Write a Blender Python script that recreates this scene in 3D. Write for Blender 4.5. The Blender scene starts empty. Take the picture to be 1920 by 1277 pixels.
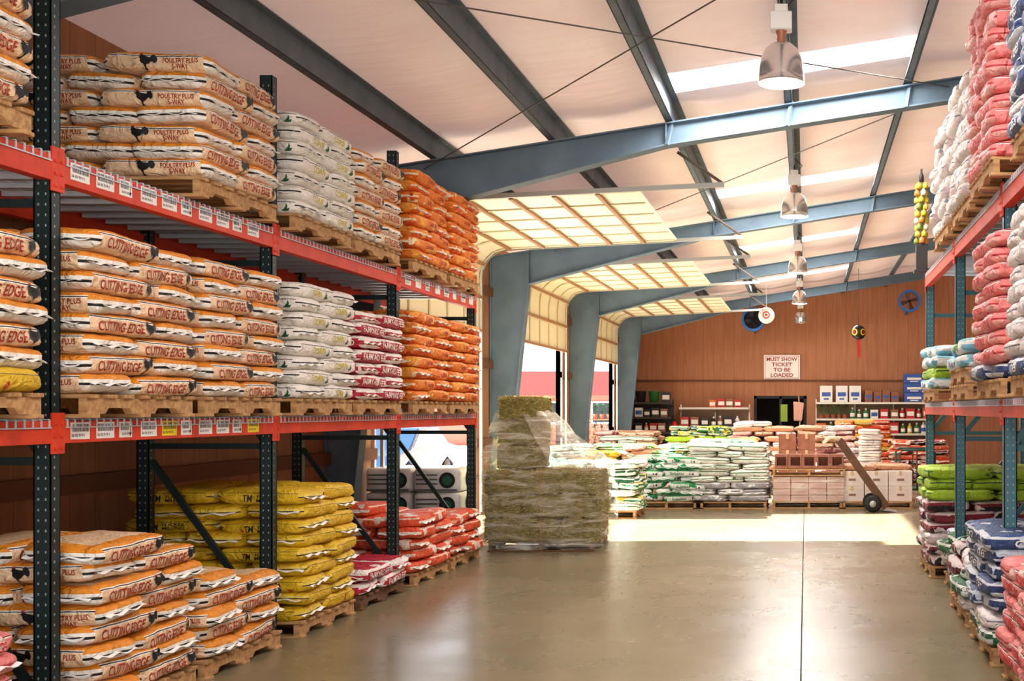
import bpy, bmesh, math, random
from mathutils import Vector, Matrix, noise
from mathutils.bvhtree import BVHTree
RD = random.Random(7)
SC = bpy.context.scene
COL = SC.collection
PI = math.pi
# ------------------------------------------------------------------ helpers
def lin(c):
    return tuple(((v/255)/12.92 if v/255 <= .04045 else ((v/255+.055)/1.055)**2.4) for v in c)+(1.0,)
_m = {}
def M(name, col, rough=.6, metal=0.0, emit=0.0, nz=None, bump=None, alpha=1.0, spec=.5):
    if name in _m: return _m[name]
    m = bpy.data.materials.new(name); m.use_nodes = True
    N = m.node_tree.nodes; L = m.node_tree.links
    b = N['Principled BSDF']
    b.inputs['Base Color'].default_value = lin(col)
    b.inputs['Roughness'].default_value = rough
    b.inputs['Metallic'].default_value = metal
    b.inputs['Specular IOR Level'].default_value = spec
    if emit:
        b.inputs['Emission Color'].default_value = lin(col); b.inputs['Emission Strength'].default_value = emit
    if alpha < 1: b.inputs['Alpha'].default_value = alpha
    if nz or bump:
        tc = N.new('ShaderNodeTexCoord')
    if nz:                                   # (scale, second colour, stretch xyz)
        mp = N.new('ShaderNodeMapping'); mp.inputs['Scale'].default_value = nz[2] if len(nz) > 2 else (1,1,1)
        t = N.new('ShaderNodeTexNoise'); t.inputs['Scale'].default_value = nz[0]; t.inputs['Detail'].default_value = 6
        cr = N.new('ShaderNodeValToRGB')
        cr.color_ramp.elements[0].position = .35; cr.color_ramp.elements[1].position = .68
        cr.color_ramp.elements[0].color = lin(col); cr.color_ramp.elements[1].color = lin(nz[1])
        L.new(tc.outputs['Object'], mp.inputs[0]); L.new(mp.outputs[0], t.inputs[0]); L.new(t.outputs[0], cr.inputs[0])
        L.new(cr.outputs[0], b.inputs['Base Color'])
    if bump:
        mp = N.new('ShaderNodeMapping'); mp.inputs['Scale'].default_value = bump[2] if len(bump) > 2 else (1,1,1)
        t = N.new('ShaderNodeTexNoise'); t.inputs['Scale'].default_value = bump[0]; t.inputs['Detail'].default_value = 4
        bp = N.new('ShaderNodeBump'); bp.inputs['Strength'].default_value = bump[1]; bp.inputs['Distance'].default_value = .02
        L.new(tc.outputs['Object'], mp.inputs[0]); L.new(mp.outputs[0], t.inputs[0]); L.new(t.outputs[0], bp.inputs['Height'])
        L.new(bp.outputs[0], b.inputs['Normal'])
    _m[name] = m
    return m

class MB:
    def __init__(s): s.v = []; s.f = []; s.m = []
    def add(s, vs, fs, mi=0):
        o = len(s.v); s.v += [Vector(p) for p in vs]
        for f in fs: s.f.append([i+o for i in f]); s.m.append(mi)
        return s
    def box(s, x0, x1, y0, y1, z0, z1, mi=0):
        return s.add([(x0,y0,z0),(x1,y0,z0),(x1,y1,z0),(x0,y1,z0),(x0,y0,z1),(x1,y0,z1),(x1,y1,z1),(x0,y1,z1)],
              [(0,3,2,1),(4,5,6,7),(0,1,5,4),(1,2,6,5),(2,3,7,6),(3,0,4,7)], mi)
    def bar(s, p, q, w, h, mi=0, up=(0,0,1)):
        p = Vector(p); q = Vector(q); d = (q-p).normalized(); up = Vector(up)
        if abs(d.dot(up)) > .98: up = Vector((0,1,0))
        a = d.cross(up).normalized()*w/2; b = a.cross(d).normalized()*h/2
        vs = [p-a-b, p+a-b, p+a+b, p-a+b, q-a-b, q+a-b, q+a+b, q-a+b]
        return s.add(vs, [(0,3,2,1),(4,5,6,7),(0,1,5,4),(1,2,6,5),(2,3,7,6),(3,0,4,7)], mi)
    def tube(s, pts, r, n=8, mi=0, caps=True):
        pts = [Vector(p) for p in pts]; rings = []
        for i, p in enumerate(pts):
            d = (pts[min(i+1, len(pts)-1)]-pts[max(i-1, 0)]).normalized()
            up = Vector((0,0,1)) if abs(d.z) < .95 else Vector((1,0,0))
            a = d.cross(up).normalized(); b = a.cross(d)
            rr = r[i] if isinstance(r, (list, tuple)) else r
            rings.append([p+(a*math.cos(2*PI*k/n)+b*math.sin(2*PI*k/n))*rr for k in range(n)])
        vs = [v for g in rings for v in g]; fs = []
        for i in range(len(pts)-1):
            for k in range(n):
                fs.append((i*n+k, i*n+(k+1)%n, (i+1)*n+(k+1)%n, (i+1)*n+k))
        if caps: fs += [tuple(range(n)), tuple(range((len(pts)-1)*n, len(pts)*n))]
        return s.add(vs, fs, mi)
    def lathe(s, prof, c=(0,0,0), n=24, mi=0, axis='z'):
        c = Vector(c); vs = []; fs = []
        for (r, z) in prof:
            for k in range(n):
                a = 2*PI*k/n
                p = Vector((r*math.cos(a), r*math.sin(a), z))
                if axis == 'y': p = Vector((p.x, p.z, p.y))
                if axis == 'x': p = Vector((p.z, p.x, p.y))
                vs.append(c+p)
        for i in range(len(prof)-1):
            for k in range(n):
                fs.append((i*n+k, i*n+(k+1)%n, (i+1)*n+(k+1)%n, (i+1)*n+k))
        return s.add(vs, fs, mi)
    def prism(s, poly, a, b, mi=0, plane='xz'):
        n = len(poly)
        def P(p, t):
            if plane == 'xz': return (p[0], t, p[1])
            if plane == 'yz': return (t, p[0], p[1])
            return (p[0], p[1], t)
        vs = [P(p, a) for p in poly]+[P(p, b) for p in poly]
        fs = [tuple(range(n)), tuple(range(2*n-1, n-1, -1))]+[(i, i+n, (i+1)%n+n, (i+1)%n) for i in range(n)]
        return s.add(vs, fs, mi)
    def build(s, name, mats, parent=None, origin=(0,0,0), smooth=False, bevel=0, norm=True):
        o = Vector(origin)
        me = bpy.data.meshes.new(name); me.from_pydata([tuple(v-o) for v in s.v], [], s.f)
        if not isinstance(mats, (list, tuple)): mats = [mats]
        for m in mats: me.materials.append(m)
        for p, mi in zip(me.polygons, s.m): p.material_index = mi; p.use_smooth = smooth
        if norm:
            bm = bmesh.new(); bm.from_mesh(me); bmesh.ops.recalc_face_normals(bm, faces=bm.faces); bm.to_mesh(me); bm.free()
        me.update()
        ob = bpy.data.objects.new(name, me); COL.objects.link(ob)
        if parent: ob.parent = parent
        else: ob.location = o
        if bevel:
            md = ob.modifiers.new('bevel', 'BEVEL'); md.width = bevel; md.segments = 2; md.limit_method = 'ANGLE'
        return ob

LONG = []
def tag(o, label, cat, group=None):
    o['label'] = label; o['category'] = cat
    if group: o['group'] = group
    elif 'group' in o: del o['group']
    if len(label.split()) > 16: LONG.append(label)
    return o
def thing(name, label, cat, loc=(0,0,0), group=None, rz=0):
    o = bpy.data.objects.new(name, None); COL.objects.link(o); o.empty_display_size = .1
    o.location = loc; o.rotation_euler = (0,0,rz)
    return tag(o, label, cat, group)
def struct(o): o['kind'] = 'structure'; return o
def dup(o, loc, rot=(0,0,0)):
    c = o.copy(); COL.objects.link(c); c.location = loc; c.rotation_euler = rot
    for k in o.children:
        d = k.copy(); COL.objects.link(d); d.parent = c
        for g in k.children:
            e = g.copy(); COL.objects.link(e); e.parent = d
    return c
ORD = ['first','second','third','fourth','fifth','sixth','seventh','eighth','ninth','tenth','eleventh','twelfth','thirteenth','fourteenth','fifteenth','sixteenth','seventeenth','eighteenth','nineteenth','twentieth']
_t = {}
def text2d(txt, w, h, bold=.03):
    key = (txt, bold)
    if key not in _t:
        cu = bpy.data.curves.new('t', 'FONT'); cu.body = txt; cu.align_x = 'CENTER'; cu.resolution_u = 2; cu.offset = bold*.5; cu.space_line = .82
        ob = bpy.data.objects.new('t', cu); COL.objects.link(ob)
        dg = bpy.context.evaluated_depsgraph_get()
        me = bpy.data.meshes.new_from_object(ob.evaluated_get(dg))
        vs = [(v.co.x, v.co.y) for v in me.vertices]; fs = [tuple(p.vertices) for p in me.polygons]
        bpy.data.objects.remove(ob); bpy.data.meshes.remove(me); bpy.data.curves.remove(cu)
        _t[key] = (vs, fs)
    vs, fs = _t[key]
    xs = [v[0] for v in vs]; ys = [v[1] for v in vs]
    cx = (max(xs)+min(xs))/2; cy = (max(ys)+min(ys))/2; sx = w/(max(xs)-min(xs)); sy = h/(max(ys)-min(ys))
    return [((x-cx)*sx, (y-cy)*sy) for x, y in vs], fs
def put2d(mb, vf, fn, mi=0, split=None):
    vs, fs = vf
    if split:
        bm = bmesh.new(); bv = [bm.verts.new((x, y, 0)) for x, y in vs]
        for f in fs:
            try: bm.faces.new([bv[i] for i in f])
            except Exception: pass
        for s in split:
            bmesh.ops.bisect_plane(bm, geom=bm.verts[:]+bm.edges[:]+bm.faces[:], plane_co=(0,s,0), plane_no=(0,1,0))
        bm.verts.index_update()
        vs = [(v.co.x, v.co.y) for v in bm.verts]; fs = [[v.index for v in f.verts] for f in bm.faces]; bm.free()
    mb.add([fn(x, y) for x, y in vs], fs, mi)
# ------------------------------------------------------------------ materials
STEEL = M('steel_blue', (108,128,142), .65, 0, nz=(3,(94,113,128)))
PURL = M('purlin_grey', (104,116,126), .65, 0, nz=(4,(88,100,110)))
GALV = M('galvanised', (175,175,170), .45, .5)
POST = M('post_dark_green', (20,42,44), .45)
HOLE = M('hole_pale', (150,165,156), .7)
TEAL = M('post_teal', (52,102,112), .45)
BEAM = M('beam_orange_red', (222,68,32), .55, nz=(9,(200,54,26)))
WIRE = M('wire_zinc', (196,204,212), .45, .2)
WOOD = M('pallet_wood', (206,164,112), .8, nz=(6,(164,120,76),(1,6,6)), bump=(30,.3,(1,8,8)))
WOODD = M('pallet_wood_dark', (128,92,60), .8, nz=(6,(94,66,44),(1,6,6)))
WHITE = M('white_plastic', (240,238,232), .5)
BLACK = M('black_rubber', (22,22,24), .6)
INK = M('ink_black', (20,22,26), .6)
REDINK = M('ink_red', (164,42,26), .6)
BRED = M('ink_bright_red', (206,36,44), .6)
WINK = M('ink_white', (246,240,232), .6)
GINK = M('ink_green', (34,92,62), .6)
YINK = M('ink_yellow', (206,190,40), .6)
BINK = M('ink_blue', (40,70,140), .6)
ALU = M('aluminium', (232,232,230), .22, .85)
CREAM = M('door_cream', (236,228,206), .5)
RIB = M('door_rib', (166,120,82), .5)

def plywood(name, axis, c1, c2, groove=.2):
    m = bpy.data.materials.new(name); m.use_nodes = True; N = m.node_tree.nodes; L = m.node_tree.links; b = N['Principled BSDF']
    tc = N.new('ShaderNodeTexCoord'); sp = N.new('ShaderNodeSeparateXYZ'); L.new(tc.outputs['Object'], sp.inputs[0])
    md = N.new('ShaderNodeMath'); md.operation = 'PINGPONG'; md.inputs[1].default_value = groove/2; L.new(sp.outputs[axis], md.inputs[0])
    lt = N.new('ShaderNodeMath'); lt.operation = 'LESS_THAN'; lt.inputs[1].default_value = .005; L.new(md.outputs[0], lt.inputs[0])
    mp = N.new('ShaderNodeMapping'); mp.inputs['Scale'].default_value = (5,5,.5); L.new(tc.outputs['Object'], mp.inputs[0])
    t = N.new('ShaderNodeTexNoise'); t.inputs['Scale'].default_value = 2.2; t.inputs['Detail'].default_value = 8; L.new(mp.outputs[0], t.inputs[0])
    cr = N.new('ShaderNodeValToRGB'); cr.color_ramp.elements[0].color = lin(c1); cr.color_ramp.elements[1].color = lin(c2)
    cr.color_ramp.elements[0].position = .35; cr.color_ramp.elements[1].position = .7; L.new(t.outputs[0], cr.inputs[0])
    mx = N.new('ShaderNodeMix'); mx.data_type = 'RGBA'; L.new(lt.outputs[0], mx.inputs[0]); L.new(cr.outputs[0], mx.inputs[6]); mx.inputs[7].default_value = lin(tuple(v*.84 for v in c1))
    L.new(mx.outputs[2], b.inputs['Base Color']); b.inputs['Roughness'].default_value = .75
    return m
PLY_S = plywood('plywood_side', 1, (158,110,76), (176,126,88), .3)
PLY_B = plywood('plywood_back', 0, (174,116,82), (190,132,96), .3)

def floor_mat():
    m = bpy.data.materials.new('polished_concrete'); m.use_nodes = True; N = m.node_tree.nodes; L = m.node_tree.links; b = N['Principled BSDF']
    tc = N.new('ShaderNodeTexCoord')
    t = N.new('ShaderNodeTexNoise'); t.inputs['Scale'].default_value = .6; t.inputs['Detail'].default_value = 12; t.inputs['Roughness'].default_value = .62; L.new(tc.outputs['Object'], t.inputs[0])
    cr = N.new('ShaderNodeValToRGB'); cr.color_ramp.elements[0].color = lin((122,111,86)); cr.color_ramp.elements[1].color = lin((146,134,106))
    cr.color_ramp.elements[0].position = .32; cr.color_ramp.elements[1].position = .70; L.new(t.outputs[0], cr.inputs[0])
    mp = N.new('ShaderNodeMapping'); mp.inputs['Scale'].default_value = (9,1.6,1); mp.inputs['Rotation'].default_value = (0,0,.3); L.new(tc.outputs['Object'], mp.inputs[0])
    ts = N.new('ShaderNodeTexNoise'); ts.inputs['Scale'].default_value = 3; ts.inputs['Detail'].default_value = 8; L.new(mp.outputs[0], ts.inputs[0])
    gs = N.new('ShaderNodeMapRange'); gs.inputs[1].default_value = .60; gs.inputs[2].default_value = .80; gs.inputs[3].default_value = 0; gs.inputs[4].default_value = .35; L.new(ts.outputs[0], gs.inputs[0])
    mx = N.new('ShaderNodeMix'); mx.data_type = 'RGBA'; L.new(gs.outputs[0], mx.inputs[0]); L.new(cr.outputs[0], mx.inputs[6]); mx.inputs[7].default_value = lin((96,86,66))
    L.new(mx.outputs[2], b.inputs['Base Color'])
    t2 = N.new('ShaderNodeTexNoise'); t2.inputs['Scale'].default_value = 1.0; t2.inputs['Detail'].default_value = 7; t2.inputs['Roughness'].default_value = .55; L.new(tc.outputs['Object'], t2.inputs[0])
    mr = N.new('ShaderNodeMapRange'); mr.inputs[1].default_value = .3; mr.inputs[2].default_value = .7; mr.inputs[3].default_value = .22; mr.inputs[4].default_value = .31; L.new(t2.outputs[0], mr.inputs[0]); L.new(mr.outputs[0], b.inputs['Roughness'])
    b.inputs['Specular IOR Level'].default_value = .6
    return m
# ------------------------------------------------------------------ setting
XW, XE, Y0, Y1 = -5.04, 6.0, -4.0, 36.0
def roof(x): return 4.05+.157*(x-XW)
mb = MB(); mb.box(XW-.1, -.035, Y0, Y1, -.15, 0); mb.box(-.025, XE, Y0, Y1, -.15, 0); mb.box(-.035, -.025, Y0, Y1, -.15, -.008, 1)
fl = struct(mb.build('floor', [floor_mat(), M('joint_dark', (52,46,38), .8)]))
mb = MB(); mb.add([(-120,-60,-.16),(60,-60,-.16),(60,160,-.16),(-120,160,-.16)], [(0,1,2,3)])
struct(mb.build('ground', M('yard_concrete', (216,214,208), .85, nz=(.4,(202,200,194)))))
DO = [(14.3,18.6),(21.0,25.2),(27.8,32.0)]
mb = MB(); seg = [(Y0,14.3),(18.6,21.0),(25.2,27.8),(32.0,Y1)]
for a, b in seg: mb.box(XW-.1, XW, a, b, 0, 4.32)
for a, b in DO: mb.box(XW-.1, XW, a, b, 3.75, 4.32)
struct(mb.build('wall_left', PLY_S))
mb = MB(); mb.box(XE, XE+.1, Y0, Y1, 0, roof(XE)+.3); struct(mb.build('wall_right', PLY_S))
dx0, dx1, dh = -1.52, .02, 2.0
mb = MB()
mb.prism([(XW,0),(dx0,0),(dx0,roof(dx0)+.3),(XW,roof(XW)+.3)], Y1, Y1+.1)
mb.prism([(dx1,0),(XE,0),(XE,roof(XE)+.3),(dx1,roof(dx1)+.3)], Y1, Y1+.1)
mb.prism([(dx0,dh),(dx1,dh),(dx1,roof(dx1)+.3),(dx0,roof(dx0)+.3)], Y1, Y1+.1)
struct(mb.build('wall_back', PLY_B))
for i, z in enumerate([1.02, 2.25, 3.4]):
    mb = MB()
    for a, b in seg: mb.box(XW, XW+.05, a, b, z, z+.13)
    struct(mb.build('trim_%d' % (i+1), M('girt_brown', (116,76,50), .8)))
mb = MB(); mb.box(XW, XE, Y1-.04, Y1, 2.42, 2.47); struct(mb.build('trim_4', M('girt_brown', (116,76,50), .8)))
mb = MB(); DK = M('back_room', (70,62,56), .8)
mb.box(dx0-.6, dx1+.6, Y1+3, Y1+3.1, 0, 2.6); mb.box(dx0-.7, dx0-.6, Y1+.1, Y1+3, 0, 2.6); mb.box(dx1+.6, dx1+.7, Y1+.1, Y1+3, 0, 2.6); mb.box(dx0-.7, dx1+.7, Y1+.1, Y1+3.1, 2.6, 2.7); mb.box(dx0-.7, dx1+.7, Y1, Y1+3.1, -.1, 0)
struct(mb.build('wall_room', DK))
d4 = struct(bpy.data.objects.new('door_4', None)); COL.objects.link(d4); d4.location = (dx0, Y1, 0)
mb = MB()
for x in (dx0, dx1-.08, (dx0+dx1)/2-.03): mb.box(x, x+.08, Y1-.03, Y1+.1, 0, dh)
mb.box(dx0, dx1, Y1-.03, Y1+.1, dh-.08, dh)
mb.build('door_frame', BLACK, d4, d4.location)
mb = MB(); mb.box(dx0+.78, dx0+.98, Y1-.05, Y1-.03, 1.25, 1.75); mb.build('notice', M('green_notice', (150,180,60), .6), d4, d4.location)
# ceiling
PX = [-3.87,-2.63,-1.4,-.15,1.1,2.35,3.6,4.85]
SKY = [-.4, 5.7, 12.2, 18.5, 24.8, 31.1]
edges = [XW]+PX+[XE]; xs = []
for a, b in zip(edges, edges[1:]):
    for k in range(8): xs.append(a+(b-a)*k/8)
xs.append(XE)
ys = set(); y = Y0
while y < Y1: ys.add(round(y,3)); y += .2
ys.add(Y1)
for s in SKY:
    for d in (.36,.45): ys.add(round(s-d,3)); ys.add(round(s+d,3))
ys = sorted(ys)
def cz(x, y):
    for a, b in zip(edges, edges[1:]):
        if a <= x <= b:
            t = (x-a)/(b-a); w = .055+.025*noise.noise(Vector((a*3, y*.35, 0)))
            f = 1.0
            if -1.45 < x < 1.15:
                dmin = min(abs(y-s) for s in SKY)-.36; f = max(0, min(1, dmin/.5))
            return roof(x)+.21-f*(w*math.sin(PI*t)-.020*math.sin(PI*t)*noise.noise(Vector((x*1.6, y*2.6+t*1.5, 3))))
    return roof(x)+.21
mb = MB(); vs = [(x, y, cz(x, y)) for y in ys for x in xs]; fs = []; nx = len(xs)
for j in range(len(ys)-1):
    for i in range(nx-1):
        xm = (xs[i]+xs[i+1])/2; ym = (ys[j]+ys[j+1])/2
        if -1.4 < xm < 1.1 and any(abs(ym-s) < .355 for s in SKY): continue
        fs.append((j*nx+i, j*nx+i+1, (j+1)*nx+i+1, (j+1)*nx+i))
mb.add(vs, fs)
CEI = M('white_vinyl_insulation_glow', (244,226,220), .5, nz=(1.3,(236,214,208)), bump=(2.2,.9,(.5,3.0,1)))
CEI.node_tree.nodes['Principled BSDF'].inputs['Emission Color'].default_value = lin((250,220,214)); CEI.node_tree.nodes['Principled BSDF'].inputs['Emission Strength'].default_value = .20  # emission added as soft fill light; the insulation itself is no lamp
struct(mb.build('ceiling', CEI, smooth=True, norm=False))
SKM = M('skylight_panel', (255,250,244), .5, emit=5)
for i, s in enumerate(SKY):
    mb = MB(); mb.add([(-1.4,s-.37,roof(-1.4)+.225),(1.1,s-.37,roof(1.1)+.225),(1.1,s+.37,roof(1.1)+.225),(-1.4,s+.37,roof(-1.4)+.225)], [(0,1,2,3)])
    struct(mb.build('window_%d' % (i+1), SKM, norm=False))
for x in PX:
    mb = MB(); z = roof(x)
    mb.box(x-.006, x+.006, Y0, Y1, z, z+.2); mb.box(x-.075, x, Y0, Y1, z, z+.008); mb.box(x, x+.075, Y0, Y1, z+.192, z+.2); mb.box(x-.075, x-.068, Y0, Y1, z, z+.022)
    struct(mb.build('purlin', PURL))
FR = [-.15, 6.5, 12.9, 19.6, 26.2, 32.8]
for fy in FR:
    mb = MB()
    top = [(XW+.01,roof(XW)-.01),(XE,roof(XE)-.01)]
    inn = [(-4.80,0),(-4.42,3.60),(-2.64,4.06),(-1.46,4.37),(1.6,roof(1.6)-.24),(XE,roof(XE)-.26)]
    mb.prism([(XW+.01,0)]+inn+[top[1],top[0]], fy-.006, fy+.006)
    mb.bar((XW+.018,fy,0), (XW+.018,fy,roof(XW)), .014, .19, up=(0,1,0))
    for p, q in zip(inn, inn[1:]):
        d = Vector((q[0]-p[0],0,q[1]-p[1])).normalized(); n = Vector((-d.z,0,d.x))*.007
        a = Vector((p[0],0,p[1])); b = Vector((q[0],0,q[1])); w = .095
        mb.add([a+n+Vector((0,fy-w,0)), b+n+Vector((0,fy-w,0)), b+n+Vector((0,fy+w,0)), a+n+Vector((0,fy+w,0)),
                a-n+Vector((0,fy-w,0)), b-n+Vector((0,fy-w,0)), b-n+Vector((0,fy+w,0)), a-n+Vector((0,fy+w,0))],
               [(0,1,2,3),(7,6,5,4),(0,4,5,1),(1,5,6,2),(2,6,7,3),(3,7,4,0)])
    a = top[0]; b = top[1]
    mb.add([(a[0],fy-.095,a[1]-.014),(b[0],fy-.095,b[1]-.014),(b[0],fy+.095,b[1]-.014),(a[0],fy+.095,a[1]-.014),(a[0],fy-.095,a[1]),(b[0],fy-.095,b[1]),(b[0],fy+.095,b[1]),(a[0],fy+.095,a[1])],
           [(0,1,2,3),(7,6,5,4),(0,4,5,1),(1,5,6,2),(2,6,7,3),(3,7,4,0)])
    mb.box(-4.43,-4.41,fy-.09,fy+.09,3.6,roof(-4.42)-.02)
    mb.box(-1.47,-1.455,fy-.08,fy+.08,4.38,roof(-1.46)-.02)
    for x in PX[2:5]: mb.bar((x+.0,fy-.02,roof(x)+.02), (x-.05,fy-.10,roof(x)-.26), .04, .03)
    struct(mb.build('steel_frame', STEEL))
ROD = M('brace_rod', (90,86,78), .5, .3)
for p, q in (((-4,12.85,4.12),(1.6,6.55,5.0)), ((1.5,12.85,4.98),(-4.1,6.55,4.12)), ((-4,19.5,4.12),(1.6,13,5.0))):
    mb = MB(); mb.tube([p, q], .006, 6, caps=False); struct(mb.build('brace_rod', ROD))
# ------------------------------------------------------------------ overhead doors
def overhead(i, y0, y1):
    d = struct(bpy.data.objects.new('door_%d' % i, None)); COL.objects.link(d); d.location = (XW, y0, 0); O = d.location
    path = [Vector((-4.93,2.78)), Vector((-4.93,3.62))]
    for k in range(1,7):
        a = k/6*PI/2; path.append(Vector((-4.93+.42*(1-math.cos(a)), 3.62+.42*math.sin(a))))
    path.append(Vector((-1.95,4.17)))
    cum = [0]
    for p, q in zip(path, path[1:]): cum.append(cum[-1]+(q-p).length)
    def at(s):
        s = max(0, min(s, cum[-1]-1e-6))
        for k in range(len(path)-1):
            if s <= cum[k+1]: return path[k].lerp(path[k+1], (s-cum[k])/(cum[k+1]-cum[k]))
        return path[-1]
    n = 8; T = cum[-1]
    for k in range(n):
        mb = MB(); pts = [at(T*(k+t)/n + (.004 if t == 0 else (-.004 if t == 1 else 0))) for t in (0,.25,.5,.75,1)]
        for p, q in zip(pts, pts[1:]):
            dd = (q-p).normalized(); nn = Vector((-dd.y, dd.x))*.02
            mb.add([(p.x,y0+.04,p.y),(q.x,y0+.04,q.y),(q.x,y1-.04,q.y),(p.x,y1-.04,p.y),
                    (p.x+nn.x,y0+.04,p.y+nn.y),(q.x+nn.x,y0+.04,q.y+nn.y),(q.x+nn.x,y1-.04,q.y+nn.y),(p.x+nn.x,y1-.04,p.y+nn.y)],
                   [(0,1,2,3),(7,6,5,4),(0,4,5,1),(2,6,7,3),(1,5,6,2),(3,7,4,0)])
        sec = mb.build('door_section', CREAM, d, O)
        p = at(T*(k+.02)/n); dd = (at(T*(k+.1)/n)-p).normalized(); nn = Vector((dd.y, -dd.x))
        mb = MB(); c = p+nn*.02
        mb.bar((c.x,y0+.05,c.y), (c.x,y1-.05,c.y), .045, .035, up=(nn.x,0,nn.y)); mb.build('stiffener_rib', RIB, sec, O)
        mb = MB()
        for j in range(6):
            yy = y0+.08+(y1-y0-.16)*j/5
            pa = at(T*(k+.08)/n)+nn*.012; pm = at(T*(k+.5)/n)+nn*.012; pb = at(T*(k+.92)/n)+nn*.012
            for u, v in ((pa,pm),(pm,pb)): mb.bar((u.x,yy,u.y), (v.x,yy,v.y), .05, .014, up=(nn.x,0,nn.y))
        mb.build('stile', M('stile_cream', (220,208,178), .5), sec, O)
    for yy in (y0-.02, y1+.02):
        mb = MB(); tp = [Vector((-4.93,.05))]+path[:-1]+[Vector((-.95,4.22))]
        for p, q in zip(tp, tp[1:]): mb.bar((p.x,yy,p.y), (q.x,yy,q.y), .035, .055, up=(0,1,0) if abs(q.x-p.x) < .01 else (0,0,1))
        mb.build('track', GALV, d, O)
        mb = MB(); zt = roof(-1.5)
        mb.bar((-1.5,yy+.04,zt), (-.97,yy+.04,4.24), .035, .006); mb.bar((-1.5,yy+.04,zt), (-.97,yy+.04,4.24), .006, .035)
        for k in range(14):
            t = (k+.5)/14; mb.box(-1.5+.53*t-.005, -1.5+.53*t+.005, yy+.015, yy+.018, zt+(4.24-zt)*t-.02, zt+(4.24-zt)*t)
        mb.build('hanger', M('hanger_dark', (96,84,72), .5, .4), d, O)
    mb = MB(); mb.tube([(-4.86,y0,4.16),(-4.86,y1,4.16)], .015, 8); mb.tube([(-4.86,y0+1.4,4.16),(-4.86,y1-1.4,4.16)], .035, 10); mb.build('torsion_spring', M('spring_dark', (60,60,62), .5, .5), d, O)
    mb = MB(); mb.box(XW-.1, XW+.03, y0-.05, y0, 0, 3.75); mb.box(XW-.1, XW+.03, y1, y1+.05, 0, 3.75); mb.build('jamb', M('jamb_white', (225,214,200), .6), d, O)
for i, (a, b) in enumerate(DO): overhead(i+1, a, b)
# ------------------------------------------------------------------ bags
BA, BB, BC = .32, .212, .0575
TH = .102
mm, nn_ = 7.0, 4.4
def bagf(p, s):
    k = noise.noise(p*5+Vector((s,s*2,0)))*.05+noise.noise(p*15+Vector((0,s,s)))*.032+noise.noise(p*34+Vector((s,0,s)))*.016
    q = p.copy(); e = min(1.1, abs(p.x)/BA)
    q.z *= (1-.10*e**6)*(1+.13*noise.noise(Vector((p.x*4, p.y*4, s))))
    q.z += .008*noise.noise(Vector((p.x*6, p.y*6, s+9)))+.005*noise.noise(Vector((p.x*18, p.y*18, s+3)))
    q.x *= 1+k*.8; q.y *= (1+k*1.5)*(1-.03*e**6)
    return q
def setco(me):
    at = me.attributes.new('bagco', 'FLOAT_VECTOR', 'POINT')
    buf = [0.0]*(3*len(me.vertices)); me.vertices.foreach_get('co', buf); at.data.foreach_set('vector', buf)
def bagmesh(name, seed, mat):
    nx_, ny_, nz_ = 20, 13, 8
    def grid(n): return [-1+2*i/n for i in range(n+1)]
    bm = bmesh.new(); cache = {}
    def V(x, y, z):
        k = (round(x,4), round(y,4), round(z,4))
        if k not in cache:
            r = ((abs(x)**mm+abs(y)**mm)**(nn_/mm)+abs(z)**nn_)**(-1/nn_)
            cache[k] = bm.verts.new(bagf(Vector((x*r*BA, y*r*BB, z*r*BC)), seed))
        return cache[k]
    gx, gy, gz = grid(nx_), grid(ny_), grid(nz_)
    for sgn in (-1, 1):
        for g1, g2, f in ((gx,gy,lambda a,b: (a,b,sgn)), (gx,gz,lambda a,b: (a,sgn,b)), (gy,gz,lambda a,b: (sgn,a,b))):
            for i in range(len(g1)-1):
                for j in range(len(g2)-1):
                    bm.faces.new([V(*f(g1[i],g2[j])), V(*f(g1[i+1],g2[j])), V(*f(g1[i+1],g2[j+1])), V(*f(g1[i],g2[j+1]))])
    bmesh.ops.recalc_face_normals(bm, faces=bm.faces)
    me = bpy.data.meshes.new(name); bm.to_mesh(me); bm.free()
    for p in me.polygons: p.use_smooth = True
    me.materials.append(mat); setco(me)
    return me
def sidept(side, u, v, seed, off=.004):
    zz = min(.999, abs(v/BC))
    if side in 'AB':
        t = max(1e-4, (1-zz**nn_)**(mm/nn_)-min(.999, abs(u/BA))**mm)**(1/mm)
        y = BB*t+off; p = Vector((-u, y, v)) if side == 'A' else Vector((u, -y, v))
    else:
        t = max(1e-4, (1-zz**nn_)**(mm/nn_)-min(.999, abs(u/BB))**mm)**(1/mm)
        p = Vector((BA*t+off, u, v))
    return bagf(p, seed)
ROOST = [(.12,.78),(.03,.72),(.12,.69),(.14,.6),(.12,.5),(.2,.38),(.35,.28),(.4,.12),(.32,.03),(.5,.03),(.46,.12),(.5,.26),(.62,.32),(.7,.45),(.76,.52),(.88,.4),(.97,.5),(1.0,.7),(.92,.9),(.8,.98),(.7,.92),(.66,.75),(.58,.62),(.42,.6),(.33,.68),(.3,.82),(.22,.9),(.14,.87)]
COMB = [(.1,.86),(.2,.89),(.3,.84),(.33,.94),(.26,.93),(.24,1.02),(.18,.95),(.12,1.0)]
def tri(poly):
    bm = bmesh.new(); vs = [bm.verts.new((x-.5, y-.5, 0)) for x, y in poly]; f = bm.faces.new(vs); bmesh.ops.triangulate(bm, faces=[f]); bm.verts.index_update()
    r = ([(v.co.x, v.co.y) for v in bm.verts], [[v.index for v in g.verts] for g in bm.faces]); bm.free(); return r
ROOST_T, COMB_T = tri(ROOST), tri(COMB)
LEAF_T = tri([(0,.0),(.25,.1),(.5,.4),(.6,.9),(.75,.5),(.7,.2),(1.,.25),(.8,-.05),(.4,-.1)])
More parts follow.
